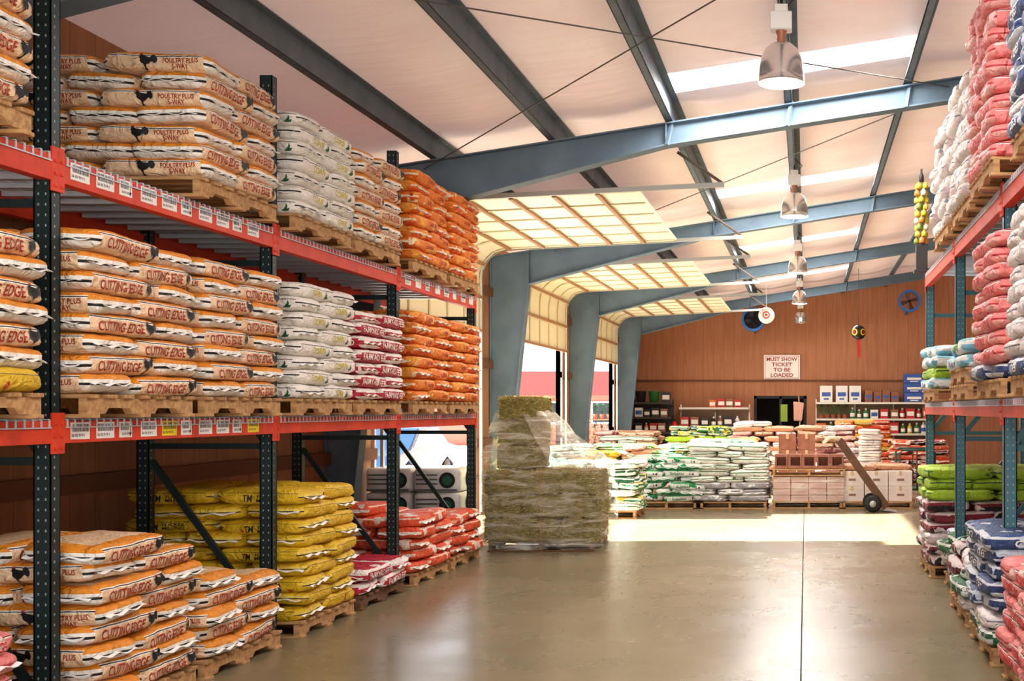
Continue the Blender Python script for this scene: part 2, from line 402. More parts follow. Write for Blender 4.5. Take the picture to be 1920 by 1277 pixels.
def disc(r=.5, n=20): return ([(0,0)]+[(r*math.cos(2*PI*k/n), r*math.sin(2*PI*k/n)) for k in range(n)], [(0,k+1,(k+1)%n+1) for k in range(n)])

def bagmat(name, side, end, blotch=None, wob=.02, rough=.5):
    m = bpy.data.materials.new(name); m.use_nodes = True; N = m.node_tree.nodes; L = m.node_tree.links; b = N['Principled BSDF']
    tc = N.new('ShaderNodeAttribute'); tc.attribute_name = 'bagco'; CO = tc.outputs['Vector']
    oi = N.new('ShaderNodeObjectInfo'); vm = N.new('ShaderNodeVectorMath'); vm.operation = 'SCALE'; vm.inputs[0].default_value = (9,5,7); L.new(oi.outputs['Random'], vm.inputs['Scale'])
    va = N.new('ShaderNodeVectorMath'); va.operation = 'ADD'; L.new(CO, va.inputs[0]); L.new(vm.outputs[0], va.inputs[1]); CR = va.outputs[0]
    sp = N.new('ShaderNodeSeparateXYZ'); L.new(CO, sp.inputs[0])
    mr = N.new('ShaderNodeMapRange'); mr.inputs[1].default_value = -BC; mr.inputs[2].default_value = BC; L.new(sp.outputs[2], mr.inputs[0])
    t = N.new('ShaderNodeTexNoise'); t.inputs['Scale'].default_value = 7; t.inputs['Detail'].default_value = 3; L.new(CR, t.inputs[0])
    ma = N.new('ShaderNodeMath'); ma.operation = 'MULTIPLY_ADD'; ma.inputs[1].default_value = wob*6; ma.inputs[2].default_value = -wob*3; L.new(t.outputs[0], ma.inputs[0])
    ad = N.new('ShaderNodeMath'); L.new(mr.outputs[0], ad.inputs[0]); L.new(ma.outputs[0], ad.inputs[1])
    def ramp(st):
        r = N.new('ShaderNodeValToRGB'); r.color_ramp.interpolation = 'CONSTANT'; e = r.color_ramp.elements
        e[0].position = 0; e[0].color = lin(st[0][1]); e.remove(e[1])
        for p, c in st[1:]:
            x = e.new(p); x.color = lin(c)
        L.new(ad.outputs[0], r.inputs[0]); return r
    def absgt(sock, th, op='GREATER_THAN'):
        ab = N.new('ShaderNodeMath'); ab.operation = 'ABSOLUTE'; L.new(sock, ab.inputs[0])
        gt = N.new('ShaderNodeMath'); gt.operation = op; gt.inputs[1].default_value = th; L.new(ab.outputs[0], gt.inputs[0]); return gt.outputs[0]
    def mixc(f, a, c):
        mx = N.new('ShaderNodeMix'); mx.data_type = 'RGBA'; L.new(f, mx.inputs[0]); L.new(a, mx.inputs[6])
        if isinstance(c, tuple): mx.inputs[7].default_value = lin(c)
        else: L.new(c, mx.inputs[7])
        return mx.outputs[2]
    r1, r2 = ramp(side), ramp(end)
    out = mixc(absgt(sp.outputs[0], BA*.86), r1.outputs[0], r2.outputs[0])
    ml = N.new('ShaderNodeMath'); ml.operation = 'MULTIPLY'; L.new(absgt(sp.outputs[1], BB*.66, 'LESS_THAN'), ml.inputs[0]); L.new(absgt(sp.outputs[0], BA*.80, 'LESS_THAN'), ml.inputs[1])
    out = mixc(ml.outputs[0], out, side[0][1])
    if blotch:
        for (sc, th, col) in blotch:
            t3 = N.new('ShaderNodeTexNoise'); t3.inputs['Scale'].default_value = sc; t3.inputs['Detail'].default_value = 2; L.new(CR, t3.inputs[0])
            g3 = N.new('ShaderNodeMath'); g3.operation = 'GREATER_THAN'; g3.inputs[1].default_value = th; L.new(t3.outputs[0], g3.inputs[0])
            out = mixc(g3.outputs[0], out, col)
    L.new(out, b.inputs['Base Color']); b.inputs['Roughness'].default_value = rough
    t4 = N.new('ShaderNodeTexNoise'); t4.inputs['Scale'].default_value = 13; t4.inputs['Detail'].default_value = 7; t4.inputs['Distortion'].default_value = 1.6; L.new(CR, t4.inputs[0])
    bp = N.new('ShaderNodeBump'); bp.inputs['Strength'].default_value = .9; bp.inputs['Distance'].default_value = .045; L.new(t4.outputs[0], bp.inputs['Height']); L.new(bp.outputs[0], b.inputs['Normal'])
    return m
cream, gold, wht, blk = (246,212,172), (236,150,42), (252,246,236), (24,24,28)
KIND = {}
def hash_(s): return sum(ord(c)*(i+3) for i, c in enumerate(s))
def kind(key, label, side, end, prints=(), blotch=None, pm=(INK,), seam=WHITE, nvar=3):
    mat = bagmat('bag_'+key, side, end, blotch)
    vars_ = []
    for v in range(nvar):
        seed = (hash_(key)%17)+v*3.7
        me = bagmesh('feed_bag', seed, mat)
        o = bpy.data.objects.new('feed_bag', me); ch = []; sets = {}
        for p in prints: sets.setdefault(('printed_emblem' if p[1][0] == '@' else 'lettering', p[0]+(p[1] if p[1][0] != '@' else '')), []).append(p)
        for (nm, _), pr in sets.items():
            mb = MB()
            for (s, what, u, w_, W, H, mi) in pr:
                g = {'@rooster': ROOST_T, '@comb': COMB_T, '@leaf': LEAF_T}.get(what)
                if g: g = ([(x*W, y*H) for x, y in g[0]], g[1])
                else: g = text2d(what, W, H)
                lift = .0062 if what in ('@comb',) else .005
                put2d(mb, g, lambda x, y, s=s, u=u, w_=w_: sidept(s, x+u, y+w_, seed, lift), mi, split=[-H*.25, 0, H*.25])
            ch.append(mb.build(nm, list(pm)))
        mb = MB(); n = 12; vs = []
        for i in range(n+1):
            yy = -BB*.8+2*BB*.8*i/n; wv = .004*math.sin(i*1.3+seed)
            vs += [(BA*.93,yy,wv-.008),(BA*1.05,yy*1.01,wv*2-.014),(BA*1.05,yy*1.01,wv*2-.011),(BA*.93,yy,wv+.001)]
        fs = []
        for i in range(n):
            a = i*4; b = a+4
            fs += [(a,b,b+1,a+1),(a+3,a+2,b+2,b+3),(a+1,b+1,b+2,a+2)]
        mb.add(vs, fs); ch.append(mb.build('sewn_end', seam, smooth=True, norm=False))
        vars_.append((o, ch))
    KIND[key] = (label, vars_)
_used = set(); BAGS = []; BNAME = ['feed_bag']
def put_bag(key, x, y, z, rz, label, group, jit=1.0, zs=1.0):
    lab, vars_ = KIND[key]; i = RD.randrange(len(vars_)); o, ch = vars_[i]
    first = (key, i) not in _used; _used.add((key, i))
    b = o if first else o.copy(); COL.objects.link(b); b.name = BNAME[0]
    b.location = (x+RD.uniform(-.014,.014)*jit, y+RD.uniform(-.014,.014)*jit, z)
    b.rotation_euler = (RD.uniform(-.022,.022)*jit, RD.uniform(-.018,.018)*jit, rz+RD.uniform(-.04,.04)*jit)
    b.scale = (1+RD.uniform(-.025,.025), 1+RD.uniform(-.025,.025), zs)
    for c in ch:
        k = c if first else c.copy()
        if not first: COL.objects.link(k)
        k.parent = b
    tag(b, label, 'bag', group)
    BAGS.append((b, BNAME[0]))
    return b
kind('poultry', 'cream rooster feed bag', [(0,cream),(.69,wht),(.73,blk),(.77,wht),(.81,gold)], [(0,wht),(.36,blk),(.48,wht),(.64,gold)],
     [('A','CUTTING EDGE',-.05,-.012,.36,.052,1),('A','@rooster',.20,-.008,.10,.088,0),('A','@comb',.20,-.008,.10,.088,1),('B','@rooster',-.04,-.008,.11,.088,0),('B','@comb',-.04,-.008,.11,.088,1),('B','POULTRY PLUS\n5-WAY',.145,-.012,.20,.060,1)], pm=(INK,REDINK), nvar=4)
kind('corn', 'white corn feed bag', [(0,wht),(.68,blk),(.72,wht)], [(0,wht),(.48,blk),(.56,wht)],
     [('B','TUCKER\nMILLING.',.06,-.010,.18,.056,0),('A','CORN',-.02,-.010,.18,.046,1),('A','@leaf',.13,-.006,.07,.056,0),('B','@leaf',.22,-.006,.06,.056,0)], pm=(GINK,YINK))
crim = (196,40,66)
kind('farm', 'crimson and white feed bag', [(0,crim),(.74,wht),(.92,crim)], [(0,wht),(.30,crim),(.58,wht)],
     [('B','FARMYARD FEED',0,-.008,.50,.050,0),('A','FARMYARD FEED',0,-.008,.50,.050,0)], pm=(WINK,), blotch=[(4,.66,(250,230,225))])
orng = (244,134,40)
kind('layer', 'orange layer feed bag', [(0,orng),(.74,(252,200,124)),(.82,orng)], [(0,(236,102,34)),(.40,(252,222,180)),(.56,orng)],
     [('B','LAYER',.10,-.008,.16,.034,0),('A','LAYER',.08,-.008,.16,.034,0)], pm=(REDINK,), blotch=[(5,.58,(252,170,64)),(7.5,.66,(255,228,190)),(9,.70,(200,60,30))])
yel = (236,194,36)
kind('yellow', 'yellow feed bag', [(0,yel),(.70,blk),(.73,yel)], [(0,yel),(.46,blk),(.52,(244,216,100)),(.66,yel)],
     [('B','TUCKER\nMILLING',.06,-.010,.16,.044,0),('B','TM',-.08,-.010,.06,.046,0)], pm=(INK,), blotch=[(8,.72,(206,84,30))])
kind('redor', 'red orange feed bag', [(0,(236,94,52)),(.74,(250,220,196)),(.84,(236,94,52))], [(0,(238,102,56)),(.38,(252,230,212)),(.60,(234,90,48))],
     blotch=[(5,.60,(250,228,210)),(8,.68,(250,170,120))])
pnk = (244,142,138)
kind('pink', 'salmon pink feed bag', [(0,pnk),(.70,wht),(.75,(130,36,46)),(.79,pnk)], [(0,(248,176,166)),(.42,(200,60,66)),(.52,pnk)],
     [('A','CUTTING EDGE',.03,-.010,.36,.046,0),('B','CUTTING EDGE',.03,-.010,.36,.046,0)], pm=(BRED,), blotch=[(6,.66,(250,214,206)),(8,.68,(214,84,84))])
kind('white', 'plain whitish feed bag', [(0,(244,234,230)),(.6,(210,204,208)),(.66,(244,234,230))], [(0,(240,226,220)),(.5,(120,124,140)),(.58,(244,234,230))], blotch=[(5,.62,(226,208,210)),(9,.68,(160,164,180))])
kind('blue', 'navy and white feed bag', [(0,(58,80,124)),(.68,(230,232,238)),(.82,(66,92,140))], [(0,(226,230,238)),(.35,(50,70,114)),(.7,(226,230,238))],
     [('A','CREST',0,-.008,.26,.048,0),('B','CREST',0,-.008,.26,.048,0)], pm=(WINK,), blotch=[(6,.60,(206,212,226))])
kind('lime', 'lime green feed bag', [(0,(170,206,48)),(.8,(200,224,96))], [(0,(160,198,42)),(.6,(40,84,44)),(.70,(180,214,66))], blotch=[(7,.68,(70,120,50))])
BNAME[0] = 'soil_bag'
kind('solution', 'white and green bag', [(0,(242,244,238)),(.78,(80,170,110))], [(0,(50,150,90)),(.5,(236,238,232))],
     [('B','Solution',-.08,-.008,.22,.045,0),('B','14',.16,-.010,.07,.038,1)], pm=(M('ink_leaf',(20,120,60),.5),INK), blotch=[(5,.62,(40,150,90))])
kind('dairy', 'pale teal dairy bag', [(0,(240,244,242)),(.7,(140,200,214))], [(0,(130,190,214)),(.5,(240,244,242))],
     [('A','DAIRY',0,-.008,.24,.046,0),('B','DAIRY',0,-.008,.24,.046,0)], pm=(BINK,), blotch=[(5,.62,(120,196,214)),(7,.68,(150,200,120))])
kind('grnwht', 'green striped white bag', [(0,(50,136,66)),(.3,(236,236,226)),(.55,(34,116,58)),(.78,(240,220,120))], [(0,(236,236,226)),(.35,(40,130,60)),(.65,(236,236,226))], blotch=[(7,.60,(236,200,70)),(6,.62,(26,100,54))])
kind('palegrn', 'white thin-striped bag', [(0,(238,236,226)),(.55,(70,126,80)),(.68,(238,236,226))], [(0,(238,236,226)),(.45,(90,130,84)),(.60,(238,236,226))], blotch=[(8,.70,(90,140,90))])
kind('grey', 'grey and white bag', [(0,(170,168,174)),(.7,(230,228,226))], [(0,(230,228,226)),(.5,(124,124,134)),(.7,(230,228,226))], blotch=[(5,.60,(234,232,230))])
kind('brown', 'tan brown bag', [(0,(196,142,106)),(.7,(228,192,160))], [(0,(184,128,96)),(.5,(230,202,176)),(.7,(196,142,106))], blotch=[(6,.68,(140,92,66))])
kind('mauve', 'dusty pink bag', [(0,(204,144,142)),(.7,(238,210,204))], [(0,(192,130,132)),(.5,(238,212,206))], blotch=[(5,.60,(150,84,88))])
kind('maroon', 'maroon and black bag', [(0,(136,38,52)),(.7,(228,208,206))], [(0,(40,34,40)),(.5,(136,38,52)),(.75,(228,208,206))], blotch=[(7,.62,(232,214,210)),(5,.66,(34,32,40))])
kind('green', 'dark green and white bag', [(0,(30,104,62)),(.6,(232,234,226)),(.8,(30,104,62))], [(0,(232,234,226)),(.5,(26,90,56)),(.75,(232,234,226))], blotch=[(7,.60,(232,234,226))])
BNAME[0] = 'feed_bag'
def make_pallet(dark=False):
    t = bpy.data.objects.new('wooden_pallet', None); w = WOODD if dark else WOOD
    ch = []
    mb = MB()
    for k in range(7): y = -.52+.95*k/6; mb.box(-.60,.60,y,y+.09,.098,.118)
    ch.append(mb.build('deck_boards', w, bevel=.003))
    for x in (-.585,-.02,.545):
        mb = MB(); mb.prism([(-.52,.02),(-.36,.02),(-.33,.05),(-.14,.05),(-.11,.02),(.11,.02),(.14,.05),(.33,.05),(.36,.02),(.52,.02),(.52,.098),(-.52,.098)], x, x+.04, plane='yz'); ch.append(mb.build('stringer', w))
    mb = MB()
    for y in (-.52,-.045,.43): mb.box(-.60,.60,y,y+.09,0,.02)
    ch.append(mb.build('bottom_boards', w, bevel=.003))
    return t, ch
PAL = [make_pallet(), make_pallet(True)]; PUSED = set()
def pallet(x, y, z, label, dark=0, rz=0, sx=1):
    t, ch = PAL[dark]; first = dark not in PUSED; PUSED.add(dark)
    p = t if first else t.copy(); COL.objects.link(p); p.location = (x, y, z); p.rotation_euler = (0,0,rz); p.scale = (sx,1,1)
    for c in ch:
        k = c if first else c.copy()
        if not first: COL.objects.link(k)
        k.parent = p
    tag(p, label, 'pallet', 'wooden pallets under the stacks')
POSN = {('n',0):'near aisle corner', ('n',1):'near side middle', ('n',2):'near side innermost', ('f',0):'far aisle corner', ('f',1):'far side middle', ('f',2):'far side innermost'}
def stack(keys, xa, s, y0, z0, n, desc, front=True, pal=True, jit=1.0, topfull=True, skip=(), dark=0, fullfrom=None, mix=False):
    if fullfrom is None: fullfrom = n-1 if topfull else 99
    if pal:
        pallet(xa+s*.62, y0+.53, z0, 'wooden pallet beneath the '+desc, dark)
        z0 += .118
    for L in range(n):
        z = z0+TH*L+BC*.93
        rz_al = -PI/2 if s < 0 else PI/2
        if L % 2 == 0: lay = [('n',0,.32,.21,0),('n',1,.96,.21,0),('f',0,.21,.74,rz_al),('f',1,.63,.74,rz_al),('f',2,1.05,.74,rz_al)]
        else: lay = [('n',0,.21,.32,rz_al),('n',1,.63,.32,rz_al),('n',2,1.05,.32,rz_al),('f',0,.32,.85,0),('f',1,.96,.85,0)]
        for (r, i, dx, dy, rz) in lay:
            if (L, r, i) in skip or (L, r) in skip: continue
            if L < fullfrom:
                if r == 'f' and i > 0: continue
                if not front and i > 0: continue
            key = keys if isinstance(keys, str) else (RD.choice(keys) if mix else keys[min(L, len(keys)-1)])
            put_bag(key, xa+s*dx, y0+dy, z, rz, '%s, %s layer, %s, %s' % (KIND[key][0], ORD[L], POSN[(r,i)], desc), desc, jit, 1+RD.uniform(-.03,.03))
# ------------------------------------------------------------------ racks
def rack(name, label, xf, s, posts, ztop, zb, postmat, depth=.84):
    t = thing(name, label, 'storage rack', (xf, posts[0], 0)); O = t.location
    for yi, y in enumerate(posts):
        for x in (xf, xf+s*depth):
            mb = MB(); z1 = ztop[yi]; w = .042
            mb.box(x-w, x+w, y-.040, y-.034, 0, z1); mb.box(x-w, x-w+.006, y-.04, y+.035, 0, z1); mb.box(x+w-.006, x+w, y-.04, y+.035, 0, z1)
            mb.box(x-w, x-w+.02, y+.03, y+.036, 0, z1); mb.box(x+w-.02, x+w, y+.03, y+.036, 0, z1)
            k = .1
            while k < z1-.04:
                for dx in (-.018, .018): mb.box(x+dx-.0035, x+dx+.0035, y-.0415, y-.0400, k-.006, k+.006, 1)
                mb.box(x-s*w-(.0015 if s > 0 else -.0), x-s*w+(.0015 if s < 0 else 0), y-.016, y-.008, k-.006, k+.006, 1)
                k += .0508
            mb.box(x-.06, x+.06, y-.06, y+.06, 0, .008)
            mb.build('upright_post', [postmat, HOLE], t, O)
        for (za, zc) in ((.15,.15),(1.35,1.35),(2.6,2.6)):
            if za > ztop[yi]: continue
            mb = MB(); mb.bar((xf+s*.04,y,za), (xf+s*(depth-.04),y,zc), .03, .04); mb.build('horizontal_brace', postmat, t, O)
        for (za, zc) in ((.2,1.25),(1.4,2.5)):
            if zc > ztop[yi]: continue
            mb = MB(); mb.bar((xf+s*.04,y,za), (xf+s*(depth-.04),y,zc), .03, .04); mb.build('diagonal_brace', postmat, t, O)
    for bi, (a, b) in enumerate(zip(posts, posts[1:])):
        for li, (zt, hh) in enumerate(zb):
            for x, sg in ((xf-s*.008, -s), (xf+s*(depth+.008), s)):
                mb = MB(); z0 = zt-hh
                xo = x+sg*.045; xi = x-sg*.02
                lo, hi = min(xo,xi), max(xo,xi); mb.box(lo, hi, a+.045, b-.045, z0, zt-.035)
                xm = x+sg*.008; lo, hi = min(xo,xm), max(xo,xm); mb.box(lo, hi, a+.045, b-.045, zt-.036, zt)
                for yy in (a, b):
                    y_a, y_b = (yy+.0, yy+.05) if yy == a else (yy-.05, yy)
                    lo, hi = sorted((xo+sg*.003, xo-sg*.008)); mb.box(lo, hi, y_a-.0, y_b, z0-.05, zt+.04)
                    for q in (-.03, .03, .09):
                        lo, hi = sorted((xo+sg*.003, xo+sg*.010)); mb.box(lo, hi, (y_a+y_b)/2-.008, (y_a+y_b)/2+.008, z0+q, z0+q+.014)
                mb.build('beam', BEAM, t, O, bevel=.002)
            mb = MB(); y = a+.07; xA, xB = xf-s*.0, xf+s*(depth)
            while y < b-.06:
                mb.bar((xA-s*.055,y,zt+.007), (xB+s*.05,y,zt+.007), .008, .006); mb.bar((xA-s*.057,y,zt+.007), (xA-s*.057,y,zt-.035), .007, .006); y += .0625
            for k in range(9):
                x = xA+(xB-xA)*k/8; mb.bar((x,a+.06,zt+.003), (x,b-.06,zt+.003), .008, .006)
            mb.bar((xA-s*.057,a+.06,zt-.033), (xA-s*.057,b-.06,zt-.033), .006, .006)
            d = mb.build('wire_deck', WIRE, t, O)
            mb = MB()
            for k in range(9):
                y = a+.2+(b-a-.4)*k/8; mb.box(min(xA,xB), max(xA,xB), y-.028, y+.028, zt-.03, zt-.001)
            mb.build('deck_channel', WIRE, d, O)
    return t
LP = [3.43, 5.95, 8.40, 10.93, 13.5]
LXF = -3.68
lr = rack('pallet_rack', 'long dark green rack with orange red beams along left wall', LXF, -1, LP, [3.9,3.9,3.88,3.9,2.92], [(1.545,.11),(2.83,.125)], POST)
RP = [5.4, 7.95, 10.5, 13.05]
rr = rack('pallet_rack', 'teal rack with orange red beams along right side of aisle', 1.32, 1, RP, [3.1,3.1,3.1,3.1], [(1.66,.11),(3.03,.13)], TEAL, depth=1.0)
def plabel(y, zt, yellow=False, arrow=False, plain=False):
    mb = MB(); x = LXF+.0535; w = .16 if not arrow else .12; h = .084; z = zt-.093
    mb.box(x-.001, x+.0015, y, y+w, z, z+h)
    if not plain:
        rnd = random.Random(int(y*100)); q = y+.012
        while q < y+(w-.012 if not arrow else .085):
            t = rnd.choice((.002,.004,.003)); mb.box(x+.0015, x+.0022, q, q+t, z+.038, z+h-.008, 1); q += t+rnd.choice((.003,.005))
        put2d(mb, text2d('26 02 919 S', .11 if not arrow else .08, .014), lambda u, v: Vector((x+.0025, y+.02+.04+u, z+.020+v)), 1)
        if arrow:
            mb.box(x+.0015, x+.0022, y+.1, y+.104, z+.02, z+h-.008, 1)
            mb.add([(x+.0022,y+.09,z+.026),(x+.0022,y+.114,z+.026),(x+.0022,y+.102,z+.006)], [(0,1,2)], 1)
    mb.build('price_label', [M('label_yellow',(240,220,40),.5) if yellow else WHITE, INK], lr, lr.location)
for zt in (1.545, 2.83):
    y = 6.05; k = 0
    while y < 8.15:
        plabel(y, zt, yellow=(zt < 2 and k in (4,9)), arrow=(k%3==2)); y += .21 if k % 3 else .22; k += 1
y = 11.1; k = 0
while y < 13.3: plabel(y, 2.83, arrow=(k%3==2), plain=(k%2==1)); y += .3; k += 1
# ------------------------------------------------------------------ left stacks
UZ, MZ = 2.843, 1.558
XA = -3.50
stack('poultry', XA, -1, 4.55, UZ, 9, 'left-edge top-shelf stack', front=False)
stack(['yellow']+['poultry']*6, XA, -1, 4.62, MZ, 7, 'left-edge middle-shelf stack', front=False)
stack('pink', XA, -1, 4.42, 0, 5, 'left-edge floor stack', front=False)
stack('poultry', XA, -1, 7.14, UZ, 7, 'top-shelf stack between nearest posts', jit=1.4)
stack('poultry', XA, -1, 6.02, MZ, 8, 'middle-shelf stack by nearest post', jit=1.4)
stack('poultry', XA, -1, 7.20, MZ, 8, 'middle-shelf stack left of corn bags', front=False, jit=1.4)
stack('poultry', XA, -1, 6.06, 0, 8, 'tall floor stack by nearest post', fullfrom=6, skip=((7,'f'),), jit=2)
stack('poultry', XA, -1, 7.20, 0, 5, 'low floor stack left of yellow bags', fullfrom=3, skip=((4,'f'),), jit=2.4)
stack('corn', XA, -1, 8.48, UZ, 7, 'top-shelf corn stack')
stack('poultry', XA, -1, 9.62, UZ, 7, 'top-shelf stack right of corn', front=False)
stack('corn', XA, -1, 8.50, MZ, 8, 'middle-shelf corn stack')
stack('farm', XA, -1, 9.66, MZ, 7, 'middle-shelf stack right of corn', front=False)
stack('yellow', XA, -1, 8.55, 0, 9, 'yellow floor stack', jit=2)
stack('farm', XA, -1, 9.72, 0, 2, 'low crimson floor stack', dark=1, jit=2)
stack('layer', XA, -1, 11.02, UZ, 8, 'nearer top-shelf orange stack', front=False, jit=1.5)
stack('layer', XA, -1, 12.18, UZ, 8, 'farther top-shelf orange stack', front=False, jit=1.5)
stack('layer', XA, -1, 11.02, MZ, 8, 'nearer middle-shelf orange stack', front=False, jit=1.5)
stack('layer', XA, -1, 12.18, MZ, 8, 'farther middle-shelf orange stack', front=False, topfull=False)
stack('redor', XA, -1, 11.05, 0, 6, 'nearer red orange floor stack', fullfrom=4, skip=((5,'f'),(5,'n',0)), jit=2.6)
stack('redor', XA, -1, 12.22, 0, 4, 'farther red orange floor stack', front=False, topfull=False, jit=2.6)
# ------------------------------------------------------------------ right stacks
XR = 1.15
stack(['blue','white','blue','blue'], XR+.02, 1, 6.1, 3.043, 11, 'right-edge top-shelf stack', front=False)
stack('pink', XR-.03, 1, 7.55, 3.043, 11, 'right top-shelf pink stack', jit=1.6)
stack('white', XR, 1, 8.85, 3.043, 9, 'right top-shelf nearer white stack', jit=2)
stack('white', XR, 1, 10.2, 3.043, 9, 'right top-shelf farther white stack', jit=2)
stack(['blue','white'], XR, 1, 6.05, 1.673, 9, 'right-edge middle-shelf stack', front=False)
stack(['blue','pink','pink'], XR, 1, 7.45, 1.673, 9, 'right middle-shelf pink stack', jit=1.6)
pallet(XR+.62, 9.5, 1.673, 'lower of two pallets on right middle shelf', 0)
stack('dairy', XR, 1, 8.97, 1.795, 2, 'right middle-shelf low nearer stack', jit=2)
stack(['dairy','lime','dairy'], XR, 1, 11.3, 1.673, 4, 'right middle-shelf low farther stack', jit=2)
stack(['pink'], XR, 1, 6.3, 0, 6, 'right floor pink stack', jit=1.6)
stack(['green','white','blue','blue','blue'], XR-.02, 1, 7.6, 0, 7, 'right floor navy stack', jit=2)
stack(['white','green','maroon','white'], XR, 1, 8.95, 0, 4, 'right floor mixed stack', jit=3, mix=True)
stack(['maroon','blue','green'], XR+.1, 1, 10.25, 0, 4, 'right floor low maroon stack', jit=3, mix=True)
stack(['maroon','maroon','white','maroon','maroon','maroon','lime','lime','lime'], 1.15, 1, 11.6, 0, 9, 'right floor lime-topped stack', jit=1.8)
dt = thing('display_tower', 'narrow tower of yellow green bottles atop right rack far end', 'display', (1.22, 12.95, 3.04))
mb = MB(); mb.box(-.08,.08,-.08,.08,0,.03); mb.box(-.06,.06,-.06,.06,.03,.30); mb.build('base', M('tower_base',(54,50,48),.6), dt, bevel=.006)
mb = MB(); mb.tube([(0,0,.3),(0,0,.98)], .012, 8); mb.build('pole', GALV, dt)
rt = random.Random(5)
for k in range(9):
    for j in range(4):
        a = j*PI/2+k*.5; c = rt.choice(((200,190,60),(226,196,80),(130,150,60),(230,222,190),(206,130,60)))
        x, y_, z = .048*math.cos(a), .048*math.sin(a), .31+.072*k
        mb = MB(); mb.lathe([(0,0),(.028,0),(.032,.01),(.030,.045),(.014,.06),(.010,.07),(0,.07)], (x,y_,z), 8); mb.build('bottle', M('tower_%d_%d_%d' % c, c, .35), dt, smooth=True)
mb = MB(); mb.lathe([(0,0),(.026,0),(.026,.06),(.011,.10),(.011,.14),(0,.14)], (0,0,.96), 12); mb.build('top_bottle', M('tower_base',(54,50,48),.6), dt, smooth=True)
# ------------------------------------------------------------------ hay
HAY = M('hay', (118,108,50), .95, nz=(30,(192,176,98),(.5,2,5)), bump=(70,1.0,(1,2,6)))
TWINE = M('twine', (214,120,60), .8); STRAW = M('straw', (210,194,118), .8)
def hay_bale(name_label, cx, cy, cz_, lx, ly, lz, seed):
    rnd = random.Random(seed)
    bm = bmesh.new(); bmesh.ops.create_cube(bm, size=1); bmesh.ops.subdivide_edges(bm, edges=bm.edges, cuts=17, use_grid_fill=True)
    for v in bm.verts:
        p = v.co; r = (abs(p.x*2)**14+abs(p.y*2)**14+abs(p.z*2)**14)**(-1/14)
        p *= r if max(abs(p.x),abs(p.y),abs(p.z)) > .49 else 1
        q = Vector((p.x*lx, p.y*ly, p.z*lz)); w = noise.noise(q*9+Vector((seed,0,0)))*.018+noise.noise(q*40+Vector((seed,0,0)))*.028
        v.co = q*(1+w)+Vector((w,w,w))*.3
    me = bpy.data.meshes.new('hay_bale'); bm.to_mesh(me); bm.free(); me.materials.append(HAY)
    o = bpy.data.objects.new('hay_bale', me); COL.objects.link(o); o.location = (cx, cy, cz_)
    tag(o, name_label, 'hay bale', 'hay bales on the wrapped stack')
    mb = MB()
    for k in range(1900):
        ax = rnd.randrange(3); sg = rnd.choice((-1,1)); p = Vector((rnd.uniform(-.5,.5), rnd.uniform(-.5,.5), rnd.uniform(-.5,.5))); p[ax] = .495*sg
        p = Vector((p.x*lx, p.y*ly, p.z*lz)); d = Vector((rnd.uniform(-1,1), rnd.uniform(-1,1), rnd.uniform(-.5,.5))); d[ax] = sg*rnd.uniform(.05,.35); d = d.normalized()*rnd.uniform(.04,.09)
        nrm = Vector((0,0,0)); nrm[ax] = sg
        a = d.cross(nrm).normalized()*.0026
        mb.add([p-a, p+a, p+d], [(0,1,2)], k % 2)
    s = mb.build('loose_straw', [STRAW, M('straw_dark', (138,124,62), .8)], norm=False); s.parent = o; s['kind'] = 'stuff'
    for f in (-.25, .25):
        mb = MB()
        if lx >= ly:
            x = f*lx; pts = [(x,-ly/2,-lz/2),(x,-ly/2,lz/2),(x,ly/2,lz/2),(x,ly/2,-lz/2),(x,-ly/2,-lz/2)]
        else:
            y = f*ly; pts = [(-lx/2,y,-lz/2),(-lx/2,y,lz/2),(lx/2,y,lz/2),(lx/2,y,-lz/2),(-lx/2,y,-lz/2)]
        mb.tube([Vector(p)*1.012 for p in pts], .004, 5, caps=False)
        w = mb.build('baling_twine', TWINE); w.parent = o
hx, hy = -3.62, 13.75
n = 0; lz = .262
pallet(hx+.64, hy+.55, 0, 'wooden pallet under the plastic-wrapped hay bales', 1)
for L in range(3):
    z = .12+lz*(L+.5)
    if L % 2 == 0: lay = [(.43,.22,.86,.44),(1.07,.43,.42,.86),(.21,.88,.42,.44),(.65,.88,.42,.44)]
    else: lay = [(.21,.43,.42,.86),(.86,.22,.86,.44),(.86,.66,.86,.44)]
    for j, (dx, dy, lx, ly) in enumerate(lay):
        hay_bale('hay bale, %s layer of wrapped block, %s from front left' % (ORD[L], ORD[j]), hx+dx, hy+dy, z, lx-.01, ly-.01, lz-.004, n); n += 1
for L in range(3):
    hay_bale('hay bale, %s in the narrow column above the wrapped block' % ORD[L], hx+.32+.01*L, hy+.62, .12+lz*3+.01+.277*(L+.5), .46, .80, .272, n); n += 1
